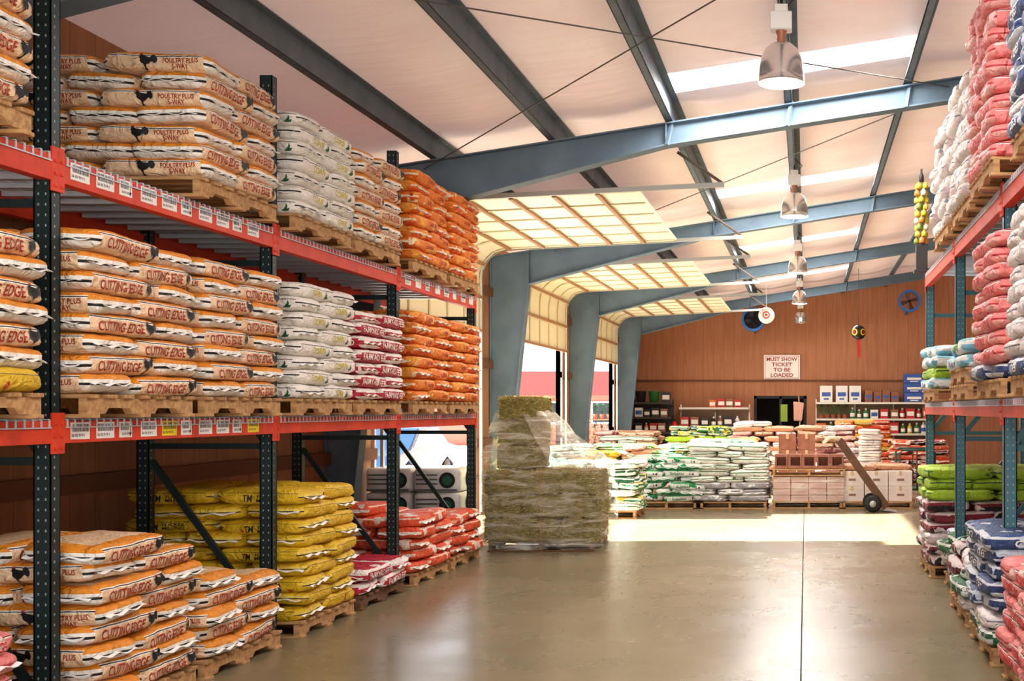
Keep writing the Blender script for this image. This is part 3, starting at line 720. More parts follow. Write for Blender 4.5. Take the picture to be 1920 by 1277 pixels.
def film(name, lo, hi, col):
    m = bpy.data.materials.new(name); m.use_nodes = True; N = m.node_tree.nodes; L = m.node_tree.links
    for x in list(N): N.remove(x)
    out = N.new('ShaderNodeOutputMaterial'); tr = N.new('ShaderNodeBsdfTransparent'); gl = N.new('ShaderNodeBsdfPrincipled'); mx = N.new('ShaderNodeMixShader')
    gl.inputs['Base Color'].default_value = lin(col); gl.inputs['Roughness'].default_value = .15; gl.inputs['Specular IOR Level'].default_value = .8
    tc = N.new('ShaderNodeTexCoord'); mp = N.new('ShaderNodeMapping'); mp.inputs['Scale'].default_value = (1,1,6); mp.inputs['Rotation'].default_value = (.2,.45,0)
    t = N.new('ShaderNodeTexNoise'); t.inputs['Scale'].default_value = 2.6; t.inputs['Detail'].default_value = 6; t.inputs['Distortion'].default_value = .8
    mr = N.new('ShaderNodeMapRange'); mr.inputs[1].default_value = .46; mr.inputs[2].default_value = .68; mr.inputs[3].default_value = lo; mr.inputs[4].default_value = hi
    L.new(tc.outputs['Object'], mp.inputs[0]); L.new(mp.outputs[0], t.inputs[0]); L.new(t.outputs[0], mr.inputs[0]); L.new(mr.outputs[0], mx.inputs[0])
    bp = N.new('ShaderNodeBump'); bp.inputs['Strength'].default_value = .9; bp.inputs['Distance'].default_value = .03; L.new(t.outputs[0], bp.inputs['Height']); L.new(bp.outputs[0], gl.inputs['Normal'])
    L.new(tr.outputs[0], mx.inputs[1]); L.new(gl.outputs[0], mx.inputs[2]); L.new(mx.outputs[0], out.inputs[0])
    return m
FILM = film('stretch_film', .06, .46, (246,240,224)); FILM2 = film('drape_film', .30, .78, (248,240,224))
def ringrect(x0, x1, y0, y1, z, n=18):
    pts = []
    for i in range(n): pts.append((x0+(x1-x0)*i/n, y0))
    for i in range(n): pts.append((x1, y0+(y1-y0)*i/n))
    for i in range(n): pts.append((x1-(x1-x0)*i/n, y1))
    for i in range(n): pts.append((x0, y1-(y1-y0)*i/n))
    return [Vector((x, y, z)) for x, y in pts]
def wrap(name, label, secs, amp=.02, origin=(0,0,0), split=999):
    mb = MB(); rings = []
    for k, (x0,x1,y0,y1,z) in enumerate(secs):
        g = ringrect(x0,x1,y0,y1,z)
        c = Vector(((x0+x1)/2,(y0+y1)/2,z))
        for i, p in enumerate(g):
            d = (p-c); d.z = 0; d.normalize()
            g[i] = p+d*(amp*noise.noise(p*5)+amp*.4*noise.noise(p*14)+.012)+Vector((0,0,amp*.6*noise.noise(p*4+Vector((5,5,5)))))
        rings.append(g)
    n = len(rings[0]); vs = [v for g in rings for v in g]; f1 = []; f2 = []
    for i in range(len(rings)-1):
        for k in range(n):
            (f2 if i >= split and 11 <= k < 40 else f1).append((i*n+k, i*n+(k+1)%n, (i+1)*n+(k+1)%n, (i+1)*n+k))
    mb.add(vs, f1); mb.f += f2; mb.m += [1]*len(f2)
    o = mb.build(name, [FILM, FILM2], origin=origin, smooth=True); return tag(o, label, 'plastic wrap')
secs = []
for k in range(11):
    z = .03+.9*k/10; secs.append((hx-.02-.02*(k%2), hx+1.31+.02*(k%2), hy-.02, hy+1.13, z))
for k in range(1, 11):
    t = k/10; u = t**.9
    secs.append((hx-.02+.08*t, hx+1.31-.72*u, hy-.02+.26*t, hy+1.13-.10*t, .93+.64*t))
wrap('stretch_film', 'clear stretch film draped around the hay bale stack', secs, .05, (hx, hy, 0), 10)
# ------------------------------------------------------------------ shavings bales by the door
SHV = M('bale_white', (232,230,224), .4, nz=(6,(214,208,200)), bump=(10,.5))
def shavings(x, y, z, label):
    bm = bmesh.new(); bmesh.ops.create_cube(bm, size=1); bmesh.ops.subdivide_edges(bm, edges=bm.edges, cuts=9, use_grid_fill=True)
    for v in bm.verts:
        p = v.co; r = (abs(p.x*2)**12+abs(p.y*2)**12+abs(p.z*2)**12)**(-1/12)
        if max(abs(p.x),abs(p.y),abs(p.z)) > .49: p *= r
        v.co = Vector((p.x*.52, p.y*.72, p.z*.274))*(1+.02*noise.noise(p*6+Vector((x,y,z))))
    me = bpy.data.meshes.new('shavings_bale'); bm.to_mesh(me); bm.free(); me.materials.append(SHV)
    for p in me.polygons: p.use_smooth = True
    o = bpy.data.objects.new('shavings_bale', me); COL.objects.link(o); o.location = (x, y, z)
    tag(o, label, 'bale', 'white bales by the open door')
    mb = MB(); vs, fs = disc(.09); mb.add([(.13+u, -.372, v) for u, v in vs], fs, 0)
    vs, fs = disc(.055); mb.add([(.13+u, -.374, v) for u, v in vs], fs, 1)
    b = mb.build('printed_emblem', [INK, GINK]); b.parent = o
    mb = MB(); vs, fs = disc(.09); mb.add([(.272, u, v) for u, v in vs], fs, 0)
    b = mb.build('printed_emblem', INK); b.parent = o
    mb = MB()
    for k in range(3): mb.box(-.22,.02,-.373,-.371,.05-.05*k,.068-.05*k)
    mb.box(-.24,.24,-.3725,-.371,-.12,-.10)
    b = mb.build('printed_stripe', M('ink_grey', (90,100,100), .6)); b.parent = o
pallet(-4.42, 14.25+.05, 0, 'wooden pallet beneath the white bales by the door', 1, sx=.95)
for L in range(3):
    for c in range(2):
        shavings(-4.70+.54*c, 14.15, .118+.275*L+.137, 'white shavings bale with round black mark, %s layer, %s column by door' % (ORD[L], ('left','right')[c]))
# ------------------------------------------------------------------ rear floor goods
BNAME[0] = 'soil_bag'
stack(['green','palegrn','grnwht','white'], -2.45, -1, 17.9, 0, 7, 'stack right behind hay', jit=3, mix=True)
stack(['solution'], -1.62, -1, 19.7, 0, 7, 'front-row stack with green lettering', jit=3.5, fullfrom=5, skip=((6,'n',1),(6,'f',0)))
stack(['grey','grey','grey','palegrn'], -.60, -1, 19.7, 0, 9, 'front-row tallest white stack', jit=2.2)
BRK = M('terracotta', (166,112,92), .8, nz=(8,(146,92,74)))
PAV = M('pink_paver', (222,190,180), .8, nz=(6,(204,166,154)))
pallet(.05, 20.3, 0, 'wooden pallet under the wrapped pink pavers', 0)
for L in range(4):
    for c in range(4):
        mb = MB(); x = -.53+.29*c; mb.box(x, x+.283, 19.8, 20.8, .118+.1*L, .118+.1*L+.097)
        o = mb.build('paver', PAV, origin=(x+.14, 20.3, .118+.1*L), bevel=.01)
        tag(o, 'pink paver slab, %s layer, %s from left, wrapped pallet' % (ORD[L], ORD[c]), 'paver', 'pavers on the wrapped pallet')
wrap('stretch_film', 'clear stretch film around the pink pavers', [(-.56,.66,19.78,20.82,.1+.045*k) for k in range(10)], .02, (0,20.3,0))
pallet(.05, 20.3, .525, 'wooden pallet on top of the wrapped pavers', 0)
for c in range(5):
    mb = MB(); x = -.50+.225*c; z = .645
    for (a, b, c_, d) in ((0,.21,0,.04),(0,.21,.16,.2),(0,.03,.04,.16),(.18,.21,.04,.16)):
        mb.box(x+a, x+b, 19.82, 20.2, z+c_*1.15, z+d*1.15)
    mb.box(x+.03, x+.18, 20.0, 20.02, z+.04, z+.19)
    o = mb.build('hollow_block', BRK, origin=(x+.1,20,z), bevel=.006)
    tag(o, 'terracotta hollow block, %s from left on the paver pallet' % ORD[c], 'block', 'hollow blocks on the paver pallet')
BOXW = M('carton_white', (240,228,220), .6, nz=(5,(226,210,200)))
def carton(x, y, z, w, d, h, mat, label, group, hand=True, rz=0):
    t = thing('carton', label, 'box', (x, y, z), group, rz)
    mb = MB(); mb.box(-w/2, w/2, -d/2, d/2, 0, h); mb.build('box_body', mat, t, bevel=.006)
    mb = MB(); mb.box(-w/2-.001, w/2+.001, -.025, .025, h-.0, h+.0015); mb.box(-.025, .025, -d/2-.0015, -d/2, h*.7, h)
    if hand: mb.box(-w*.15, w*.15, -d/2-.002, -d/2, h*.35, h*.5, 1)
    mb.build('tape', [M('tape_tan', (214,180,130), .3), M('box_print', (150,110,90), .6)], t)
pallet(1.13, 20.3, 0, 'wooden pallet under white cartons', 0)
for L in range(2):
    for c in range(3):
        carton(.75+.39*c, 20.1, .118+.245*L, .38, .55, .243, BOXW, 'white carton, %s layer, %s from left beside hand truck' % (ORD[L], ORD[c]), 'white cartons on the front row')
for k, (x, y) in enumerate(((.85,20.05),(1.42,20.2))):
    put_bag('brown', x, y, .118+.49+.052, .1*k, 'tan bag lying on the white cartons, %s one' % ('left','right')[k], 'tan bags on cartons', 2)
def pile(key, px, Y, n, desc, **k):
    stack(key, (px-1511)*Y/2300+.63, -1, Y, 0, n, desc, jit=3.6, mix=True, **k)
pile(['green','grnwht','yellow','green'], 1095, 22.6, 8, 'green stack beyond hay', fullfrom=6, skip=((7,'n',0),))
pile(['mauve','grnwht','brown'], 1225, 22.8, 8, 'second-row dusty pink stack', fullfrom=6, skip=((7,'n',1),))
pile(['grnwht','palegrn','green','yellow'], 1354, 22.9, 9, 'second-row green striped stack')
pile(['brown','mauve','white'], 1430, 25.6, 12, 'third-row tan stack', fullfrom=10, skip=((11,'n',0),(11,'f')))
pile(['redor','maroon'], 1725, 26.2, 8, 'rear right red orange stack')
pile(['mauve','palegrn','brown'], 1175, 26.0, 10, 'third-row pink stack at left')
pile(['brown','white','mauve'], 1585, 24.4, 9, 'second-row tan stack behind hand truck', fullfrom=7, skip=((8,'n',0),))
pile(['layer','yellow','redor'], 1620, 28.5, 12, 'rear orange stack')
pile(['green','grnwht','lime'], 1308, 25.6, 11, 'third-row green stack', fullfrom=9, skip=((10,'n',1),))
pile(['mauve','brown','white'], 1550, 26.3, 11, 'third-row mixed stack')
for k in range(12):
    put_bag('white', (1630-1511)*23.5/2300, 23.3, .055+TH*k, PI/2, 'white bag, %s up in single column behind hand truck' % ORD[k], 'single column of white bags', 2)
pallet(-.17, 23.6, 0, 'wooden pallet under the reddish boxes', 1)
pallet(-.17, 23.6, .119, 'second wooden pallet under the reddish boxes', 1)
for k in range(3):
    for c in range(2):
        carton(-.35+.36*c, 23.45, .238+.3*k, .33, .4, .297, BRK, 'reddish box, %s layer, %s, behind the paver pallet' % (ORD[k], ('left','right')[c]), 'reddish boxes behind pavers', hand=False)
# hand truck
ht = thing('hand_truck', 'weathered brown hand truck leaning beside white cartons', 'hand truck', (1.0, 19.35, 0))
HTM = M('hand_truck_brown', (98,64,42), .6, nz=(8,(74,50,34)))
a0, b0 = Vector((1.26,0,.08)), Vector((.52,0,1.12))
dv = (b0-a0).normalized(); up = Vector((dv.z,0,-dv.x))
for yy in (19.08, 19.5):
    mb = MB(); a = a0+Vector((0,yy,0)); b = b0+Vector((0,yy,0))
    mb.bar(a, b, .05, .12, up=up)
    mb.build('side_rail', HTM, ht, ht.location)
    mb = MB(); mb.tube([b, b+dv*.08-up*.03, b+dv*.12-up*.10, b+dv*.10-up*.24], .024, 8); mb.build('handle', M('grip_pale', (206,196,176), .5), ht, ht.location, smooth=True)
for t in (.12,.35,.6,.85):
    mb = MB(); p = a0.lerp(b0, t); mb.bar(p+Vector((0,19.08,0)), p+Vector((0,19.5,0)), .06, .04, up=up); mb.build('cross_bar', HTM, ht, ht.location)
for yy in (19.22, 19.36):
    mb = MB(); mb.bar(a0.lerp(b0,.1)+Vector((0,yy,0)), b0.lerp(a0,.12)+Vector((0,yy,0)), .06, .03, up=up); mb.build('slat', HTM, ht, ht.location)
mb = MB(); mb.bar((1.27,19.04,.03), (1.27,19.54,.03), .05, .012); mb.bar((1.2,19.31,.03),(1.42,19.31,.008), .42, .01); mb.build('toe_plate', GALV, ht, ht.location)
for yy in (19.02, 19.52):
    mb = MB(); c = (1.04, yy, .135)
    mb.lathe([(.04,0),(.10,.005),(.135,.012),(.135,.045),(.10,.055),(.04,.06)], c, 22, axis='y')
    w = mb.build('wheel', BLACK, ht, ht.location, smooth=True)
    mb = MB(); mb.lathe([(.0,-.004),(.05,-.004),(.055,.01),(.055,.045),(.05,.064),(0,.064)], c, 16, axis='y'); mb.build('wheel_hub', GALV, w, ht.location, smooth=True)
mb = MB(); mb.tube([(1.04,19.02,.135),(1.04,19.58,.135)], .012, 8); mb.bar((1.04,19.31,.135),(1.2,19.31,.2),.3,.02); mb.build('axle', GALV, ht, ht.location)
gc = thing('platform_cart', 'dark green tube-framed cart near right rack end', 'cart', (1.9, 21.6, 0)); GT = M('cart_green', (26,60,50), .5)
mb = MB(); mb.box(1.6,2.25,21.2,22.1,.2,.24); mb.build('platform', GT, gc, gc.location, bevel=.005)
for yy in (21.2, 22.08):
    mb = MB(); mb.tube([(1.62,yy,.22),(1.62,yy,.85),(1.68,yy,.9),(2.17,yy,.9),(2.23,yy,.85),(2.23,yy,.22)], .02, 8)
    mb.tube([(1.92,yy,.22),(1.92,yy,.9)], .014, 6)
    mb.build('end_rail', GT, gc, gc.location, smooth=True)
for x in (1.68, 2.17):
    for yy in (21.3, 22.0):
        mb = MB(); mb.lathe([(.0,0),(.08,0),(.09,.01),(.09,.03),(.08,.04),(0,.04)], (x-.02,yy,.092), 16, axis='x'); mb.build('caster', BLACK, gc, gc.location)
# ------------------------------------------------------------------ back wall shelving
SHELF = M('shelf_white', (232,226,212), .5); SHELFD = M('shelf_dark', (70,60,56), .6)
def shelf_unit(label, x0, x1, y0, y1, zs, top, mat):
    t = thing('shelf_unit', label, 'shelves', ((x0+x1)/2, (y0+y1)/2, 0)); O = t.location
    for z in zs:
        mb = MB(); mb.box(x0,x1,y0,y1,z-.035,z); mb.box(x0,x1,y0-.015,y0,z-.045,z+.012); mb.build('shelf_board', mat, t, O, bevel=.003)
    k = max(1, round((x1-x0)/1.1))
    for i in range(k+1):
        x = x0+(x1-x0)*i/k
        mb = MB(); mb.box(x-.02,x+.02,y1-.05,y1,0,top); mb.box(x-.015,x+.015,y0,y0+.03,0,zs[0]-.04)
        for z in zs: mb.prism([(y0+.02,z-.045),(y1-.04,z-.045),(y1-.04,z-.14)], x-.004, x+.004, plane='yz')
        mb.build('upright', mat, t, O)
    mb = MB(); mb.box(x0,x1,y1-.012,y1-.002,.05,max(zs)); mb.build('back_panel', M('back_panel_tan', (150,120,98), .7) if mat is SHELF else mat, t, O)  # white units get a plain tan back, darker than their boards
    return t
shelf_unit('dark shelf unit in the far left corner', -4.95, -3.85, 35.1, 35.6, [.45,.95,1.38,1.80], 1.9, SHELFD)
shelf_unit('white shelf unit left of the dark doorway', -3.65, -1.65, 35.3, 35.9, [.55,1.1,1.65], 1.75, SHELF)
shelf_unit('long white shelf unit right of the dark doorway', .3, 3.7, 35.3, 35.9, [.45,.9,1.33,1.80], 1.9, SHELF)
PC = {'red':(196,44,40),'blue':(60,96,170),'yellow':(226,190,60),'green':(60,130,70),'white':(238,234,226),'brown':(150,96,60),'black':(44,42,44),'orange':(230,120,50)}
def prod(kindn, col, x, y, z, label, group, s=1.0):
    mt = M('product_'+col, PC[col], .4)
    if kindn == 'bottle':
        t = thing('product_bottle', label, 'bottle', (x,y,z), group)
        mb = MB(); mb.lathe([(.0,0),(.05*s,0),(.055*s,.01),(.055*s,.16*s),(.04*s,.19*s),(.02*s,.21*s)], n=12); mb.build('bottle_body', mt, t, smooth=True)
        mb = MB(); mb.lathe([(.022*s,.205*s),(.024*s,.25*s),(0,.252*s)], n=10); mb.build('cap', WHITE if col != 'white' else mt, t)
        mb = MB(); mb.lathe([(.0565*s,.05*s),(.0565*s,.13*s)], n=12); mb.build('label_band', WINK if col != 'white' else M('product_blue', PC['blue'], .4), t)
    elif kindn == 'box':
        t = thing('product_box', label, 'box', (x,y,z), group)
        mb = MB(); mb.box(-.1*s,.1*s,-.08*s,.08*s,0,.24*s); mb.build('box_body', mt, t, bevel=.005)
        mb = MB(); mb.box(-.08*s,.08*s,-.083*s,-.0805*s,.07*s,.17*s); mb.build('front_panel', WINK if col != 'white' else M('product_blue', PC['blue'], .4), t)
    else:
        t = thing('product_bucket', label, 'bucket', (x,y,z), group)
        mb = MB(); mb.lathe([(0,0),(.09*s,0),(.115*s,.22*s),(.122*s,.225*s),(.122*s,.24*s),(.1*s,.242*s),(0,.242*s)], n=16); mb.build('bucket_body', mt, t, smooth=True)
        mb = MB(); mb.tube([(.118*s*math.cos(a),-.02,.22*s-.10*s*math.sin(a)) for a in [PI*k/8 for k in range(9)]], .004, 5); mb.build('bucket_handle', GALV, t)
    return t
rp = random.Random(3)
WID = {'bottle':.075, 'box':.115, 'bucket':.14}
def fill(x0, x1, y, z, where, cols, kinds, s=1.0, step=.24):
    x = x0; i = 0; prev = None
    while x < x1 and i < 20:
        c = rp.choice(cols); k = rp.choice(kinds); ss = s*rp.uniform(.9,1.15)
        if prev: x += (WID[prev]+WID[k])*s*rp.uniform(1.0,1.15)
        if x > x1: break
        prod(k, c, x, y, z, '%s %s, %s from left on %s' % (c, k, ORD[i], where), 'goods on '+where, ss); prev = k; i += 1
dk = ['red','black','brown','white','orange']
fill(-4.8,-3.95,35.3,.45,'lowest dark corner shelf',dk,['box','bucket']); fill(-4.8,-3.95,35.3,.95,'second dark corner shelf',dk,['box','bottle'])
fill(-4.8,-3.95,35.3,1.38,'third dark corner shelf',dk,['bottle','box']); fill(-4.75,-3.98,35.3,1.80,'top of dark corner shelf',['black','green','brown','blue'],['box','bucket'],1.2)
fill(-3.5,-1.75,35.5,.55,'lowest shelf left of doorway',['red','black','brown','white'],['box','bottle'],1.2); fill(-3.5,-1.75,35.5,1.1,'middle shelf left of doorway',['red','brown','black','white'],['bottle','box'],1.2)
fill(-2.7,-1.75,35.5,1.65,'top shelf left of doorway',['red','brown','orange'],['box'])
fill(.45,3.6,35.5,.45,'lowest right shelf',['orange','brown','red','yellow'],['box','bucket'],1.2); fill(.45,3.6,35.5,.9,'second right shelf',['yellow','green','blue','white','red','orange'],['bottle','box'],1.25)
fill(1.35,3.6,35.5,1.33,'third right shelf',['green','white','brown','red','black'],['bottle','box'],1.2)
def bigbox(px, Y, z, w, h, col, label):
    t = thing('shipping_carton', label, 'box', ((px-1511)*Y/2300, Y, z), 'cartons on top of the right shelf'); mb = MB(); mb.box(-w/2,w/2,-.2,.2,0,h); mb.build('box_body', M('product_'+col, PC[col], .5), t, bevel=.008)
    mb = MB(); mb.box(-w*.35,w*.35,-.203,-.2005,h*.35,h*.6); mb.box(-w*.2,w*.2,-.203,-.2005,h*.15,h*.25); mb.build('printed_panel', M('product_blue', PC['blue'], .4) if col != 'blue' else WINK, t)
for k, (px, w) in enumerate(((1549,.36),(1578,.34),(1603,.34))): bigbox(px, 35.6, 1.81, w, .48, 'white', 'white carton with blue print, %s from left atop right shelf' % ORD[k])
for k, px in enumerate((1628,1645,1661,1677)): bigbox(px, 35.6, 1.81, .22, .3 if k % 2 else .36, 'brown', 'small brown carton, %s from left atop right shelf' % ORD[k])
for k in range(3): bigbox(1713, 35.6, 1.81+.275*k, .58, .27, 'blue', 'blue carton, %s from bottom atop right shelf end' % ORD[k])
LEAF = M('leaf_green', (84,150,60), .6, nz=(9,(50,110,44)))
def plant(x, y, z, label, group, s=1.0, seed=0, leaf=None):
    rnd = random.Random(seed)
    t = thing('potted_plant', label, 'plant', (x,y,z), group)
    mb = MB(); mb.lathe([(0,0),(.05*s,0),(.07*s,.12*s),(.076*s,.12*s),(.076*s,.135*s),(0,.13*s)], n=12); mb.build('pot', M('pot_terra', (170,96,66), .7), t, smooth=False)
    mb = MB()
    for k in range(46):
        a = rnd.uniform(0,2*PI); r = rnd.uniform(.02,.14)*s; zz = rnd.uniform(.15,.42)*s; d = Vector((math.cos(a),math.sin(a),rnd.uniform(.1,.9)))*.07*s; p = Vector((math.cos(a)*r*.5,math.sin(a)*r*.5,zz)); w = Vector((-math.sin(a),math.cos(a),0))*.018*s
        mb.add([p, p+d*.5+w, p+d, p+d*.5-w], [(0,1,2,3)])
    for k in range(5): mb.tube([(0,0,.12*s),(rnd.uniform(-.05,.05)*s,rnd.uniform(-.05,.05)*s,.36*s)], .004*s, 5)
    mb.build('foliage', leaf or LEAF, t, norm=False)
for k in range(5): plant(.45+.17*k, 35.5, 1.33, 'potted plant, %s from left on third right shelf' % ORD[k], 'plants on the right shelf', .95, k)
sg = thing('wall_sign', 'white sign with red words about showing a ticket on back wall', 'sign', (-.70, 35.96, 2.49))
mb = MB(); mb.box(-1.23,-.17,35.93,35.95,2.49,3.20); mb.build('board', M('sign_white', (250,244,236), .5), sg, sg.location, bevel=.003)
mb = MB()
for i, (tx, w) in enumerate((('MUST SHOW',.90),('TICKET',.60),('TO BE',.50),('LOADED',.66))):
    put2d(mb, text2d(tx, w, .115, .05), lambda u, v, i=i: Vector((-.70+u, 35.925, 3.075-.155*i+v)))
for (a,b,c,d) in ((-1.2,-.2,2.515,2.527),(-1.2,-.2,3.163,3.175),(-1.2,-1.188,2.515,3.175),(-.212,-.2,2.515,3.175)): mb.box(a,b,35.924,35.929,c,d)
mb.build('lettering', M('sign_red', (168,52,44), .5), sg, sg.location, norm=False)
def fan(x, y, z, r, label, blade=(60,62,66), shroud=True):
    t = thing('wall_fan', label, 'fan', (x,y,z), 'blue wall fans'); BL = M('fan_blue', (40,110,190), .4)
    mb = MB(); mb.lathe([(r*.86,-.10),(r*1.08,-.10),(r*1.08,.09),(r*.86,.09),(r*.86,-.10)], n=32, axis='y'); mb.build('housing', BL, t, smooth=False)
    for k in range(4):
        mb = MB(); a = k*PI/2+.3
        pts = []
        for rr, w, tw in ((.08,.05,.05),(.5,.14,.04),(.84,.14,.03)):
            c = Vector((math.cos(a)*rr*r,0,math.sin(a)*rr*r)); q = Vector((-math.sin(a),0,math.cos(a)))*w*r*1.4
            pts += [c+q+Vector((0,tw,0)), c-q-Vector((0,tw,0))]
        mb.add(pts, [(0,2,3,1),(2,4,5,3)]); mb.build('blade', M('fan_blade_%d' % blade[0], blade, .5), t, norm=False)
    mb = MB(); mb.lathe([(0,-.07),(.13*r,-.07),(.15*r,0),(.13*r,.1),(0,.1)], n=14, axis='y'); mb.build('motor_hub', BLACK, t, smooth=True)
    mb = MB(); GD = M('guard_dark', (60,66,74), .5, .3)
    for q in (.3,.5,.7,.9): mb.tube([(q*r*math.cos(2*PI*k/24),-.095,q*r*math.sin(2*PI*k/24)) for k in range(25)], .003, 4, caps=False)
    for k in range(12): a = k*PI/6; mb.tube([(.1*r*math.cos(a),-.095,.1*r*math.sin(a)),(r*math.cos(a),-.095,r*math.sin(a))], .003, 4, caps=False)
    mb.build('guard', GD, t, norm=False)
    if shroud: mb = MB(); mb.lathe([(0,.085),(r*.93,.085),(r*.93,.095),(0,.095)], n=28, axis='y'); mb.build('back_shroud', M('shroud_dark', (58,46,44), .7), t)
    for q in (.9, -.9): mb = MB(); mb.bar((0,.09,r*q),(0,Y1-y,r*q),.05,.05); mb.build('bracket', BL, t)
fan(-1.48, 34.6, 4.14, .31, 'round blue fan behind the white eye balloon'); fan(2.92, 34.6, 4.66, .29, 'round blue fan near the right rack', (150,100,76), False)
def balloon(x, y, z, r, base, rings, label, streamer):
    t = thing('scare_balloon', label, 'balloon', (x,y,z))
    mb = MB(); mb.lathe([(r*math.sin(PI*k/16), -r*math.cos(PI*k/16)) for k in range(17)], n=24); mb.build('ball', base, t, smooth=True)
    for th in (.66, -.66, PI) if streamer else (0, 2*PI/3, -2*PI/3):
        mb = MB()
        for j, (ang, mi) in enumerate(((.46,0),(.30,1),(.15,2))):
            vs = [Vector((0,-r-.004-.003*j,0))]; n = 20
            for k in range(n): a = 2*PI*k/n; vs.append(Vector((math.sin(ang)*math.cos(a), -math.cos(ang), math.sin(ang)*math.sin(a)))*(r+.004+.003*j))
            rot = Matrix.Rotation(th, 3, 'Z'); mb.add([rot@v for v in vs], [(0,k+1,(k+1)%n+1) for k in range(n)], mi)
        mb.build('eye_ring', rings, t, norm=False)
    mb = MB(); mb.tube([(0,0,r),(0,0,roof(x)-z)], .006, 5); mb.build('string', INK if streamer else WHITE, t)
    if streamer:
        mb = MB()
        mb.add([(-.03,0,-r),(.03,0,-r),(.05,.01,-r-.25),(-.02,.0,-r-.28),(.04,.0,-r-.45),(.0,.0,-r-.45)], [(0,1,2,3),(3,2,4,5)]); mb.build('streamer', BRED, t, norm=False)
YE = M('eye_yellow', (240,220,60), .4)
balloon(-.965, 30, 3.90, .20, M('balloon_white', (245,235,225), .35), [BRED, WINK, BRED], 'white balloon with red rings hanging by the left blue fan', False)
balloon(1.29, 30, 3.49, .18, M('balloon_black', (28,26,28), .3), [YE, INK, BRED], 'black balloon with yellow eyes hanging at rear', True)
fe = thing('fire_extinguisher', 'small red fire extinguisher on the dark corner shelving end', 'fire extinguisher', (-3.76, 35.1, .75))
mb = MB(); mb.lathe([(0,0),(.08,0),(.085,.02),(.085,.42),(.05,.5),(.02,.52)], n=16); mb.build('cylinder_body', M('extinguisher_red', (206,30,30), .3), fe, smooth=True)
mb = MB(); mb.bar((0,0,.53),(.0,-.1,.57),.03,.02); mb.tube([(.02,0,.53),(.12,0,.45),(.11,0,.2)], .01, 6); mb.build('nozzle', BLACK, fe)
br = thing('broom', 'broom with pale head standing upright by rear goods', 'broom', ((1496-1511)*27.3/2300, 27.3, .0))
mb = MB(); mb.tube([(.0,0,1.0),(.05,.02,1.35),(.02,0,1.9)], .013, 8); mb.tube([(0,0,.0),(0,0,1.0)], .013, 8); mb.build('broom_handle', WOOD, br)
mb = MB(); mb.prism([(-.09,1.35),(.09,1.35),(.14,1.75),(-.10,1.78)], -.04, .04); mb.build('bristles', M('bristle', (196,150,130), .9, bump=(40,.8)), br, bevel=.02)
# ------------------------------------------------------------------ lamps
def make_lamp():
    t = thing('high_bay_lamp', 'x', 'ceiling lamp', (0,0,0))
    mb = MB(); mb.box(-.075,.075,-.06,.06,.40,.54)
    for k in range(7): mb.box(-.082,.082,-.065+.02*k-.003,-.065+.02*k+.003,.405,.535)
    mb.box(-.05,.05,-.045,.045,.54,.60); mb.build('ballast_housing', M('ballast_white', (226,224,220), .4), t, bevel=.004)
    mb = MB(); mb.lathe([(.03,.30),(.035,.34),(.03,.36),(.045,.40)], n=16); mb.build('neck', M('neck_orange', (170,110,80), .4), t, smooth=True)
    prof = [(.045,.31),(.08,.300),(.125,.26),(.155,.20),(.170,.13),(.176,.05),(.18,.0),(.186,-.005),(.182,-.008),(.172,.05),(.165,.13),(.150,.20),(.12,.255),(.07,.290),(.0,.295)]
    mb = MB(); mb.lathe(prof, n=40); mb.build('dome_reflector', ALU, t, smooth=True)
    mb = MB(); mb.lathe([(0,.09),(.04,.10),(.055,.15),(.04,.22),(.02,.27)], n=16); mb.build('bulb', M('bulb_glow', (255,244,228), .4, emit=1.2), t, smooth=True)
    mb = MB(); mb.tube([(0,0,.60),(.0,0,.66)], .012, 8); mb.tube([(.0,0,.66),(.03,0,.69),(.0,0,.72),(-.02,0,.70)], .006, 6); mb.build('hook', BLACK, t)
    mb = MB(); mb.tube([(.04,.0,.58),(.1,0,.66),(.04,0,.72),(0,0,.76)], .006, 6); mb.build('power_cord', BLACK, t, smooth=True)
    return t
lamp0 = make_lamp()
LD = ['nearest large aluminium dome lamp hanging from the ceiling','second nearest dome lamp','third dome lamp from the front','fourth dome lamp from the front','farthest dome lamp in front of the back wall']
LY = [9.5, 16.0, 22.6, 29.2, 34.4]
for i in range(5):
    if i == 0: o = lamp0; o.location = (-.19, LY[i], 4.13)
    else: o = dup(lamp0, (-.15, LY[i], 4.12 if i < 4 else 4.03))
    tag(o, LD[i] + (' hanging in line' if i else ''), 'ceiling lamp', 'dome lamps along the roof')
# ------------------------------------------------------------------ outside
car = thing('car', 'blue car parked outside the nearest open door', 'car', (-9.2, 27.2, -.16)); CB = M('car_blue', (18,48,84), .3, 0)
prof = [(-2.2,.35),(-2.25,.6),(-2.1,.82),(-1.3,.92),(-.7,1.36),(.6,1.42),(1.5,1.0),(2.15,.92),(2.25,.6),(2.2,.35),(1.85,.3),(1.8,.5),(1.4,.66),(1.0,.5),(.95,.28),(-.95,.28),(-1.0,.5),(-1.4,.66),(-1.8,.5),(-1.85,.3)]
mb = MB(); mb.prism(prof, -.85, .85, plane='yz'); mb.build('body', CB, car, bevel=.04)
win = [(-1.12,.95),(-.66,1.29),(.52,1.34),(1.2,1.0)]
for x in (-.856,.852): mb = MB(); mb.prism(win, x, x+.004, plane='yz'); mb.build('side_window', M('glass_dark', (20,26,32), .1), car)
for y in (-1.4, 1.4):
    for x in (-.86,.68):
        mb = MB(); mb.lathe([(0,0),(.22,0),(.31,.02),(.31,.16),(.22,.18),(0,.18)], (x,y,.31), 22, axis='x'); mb.build('wheel', BLACK, car)
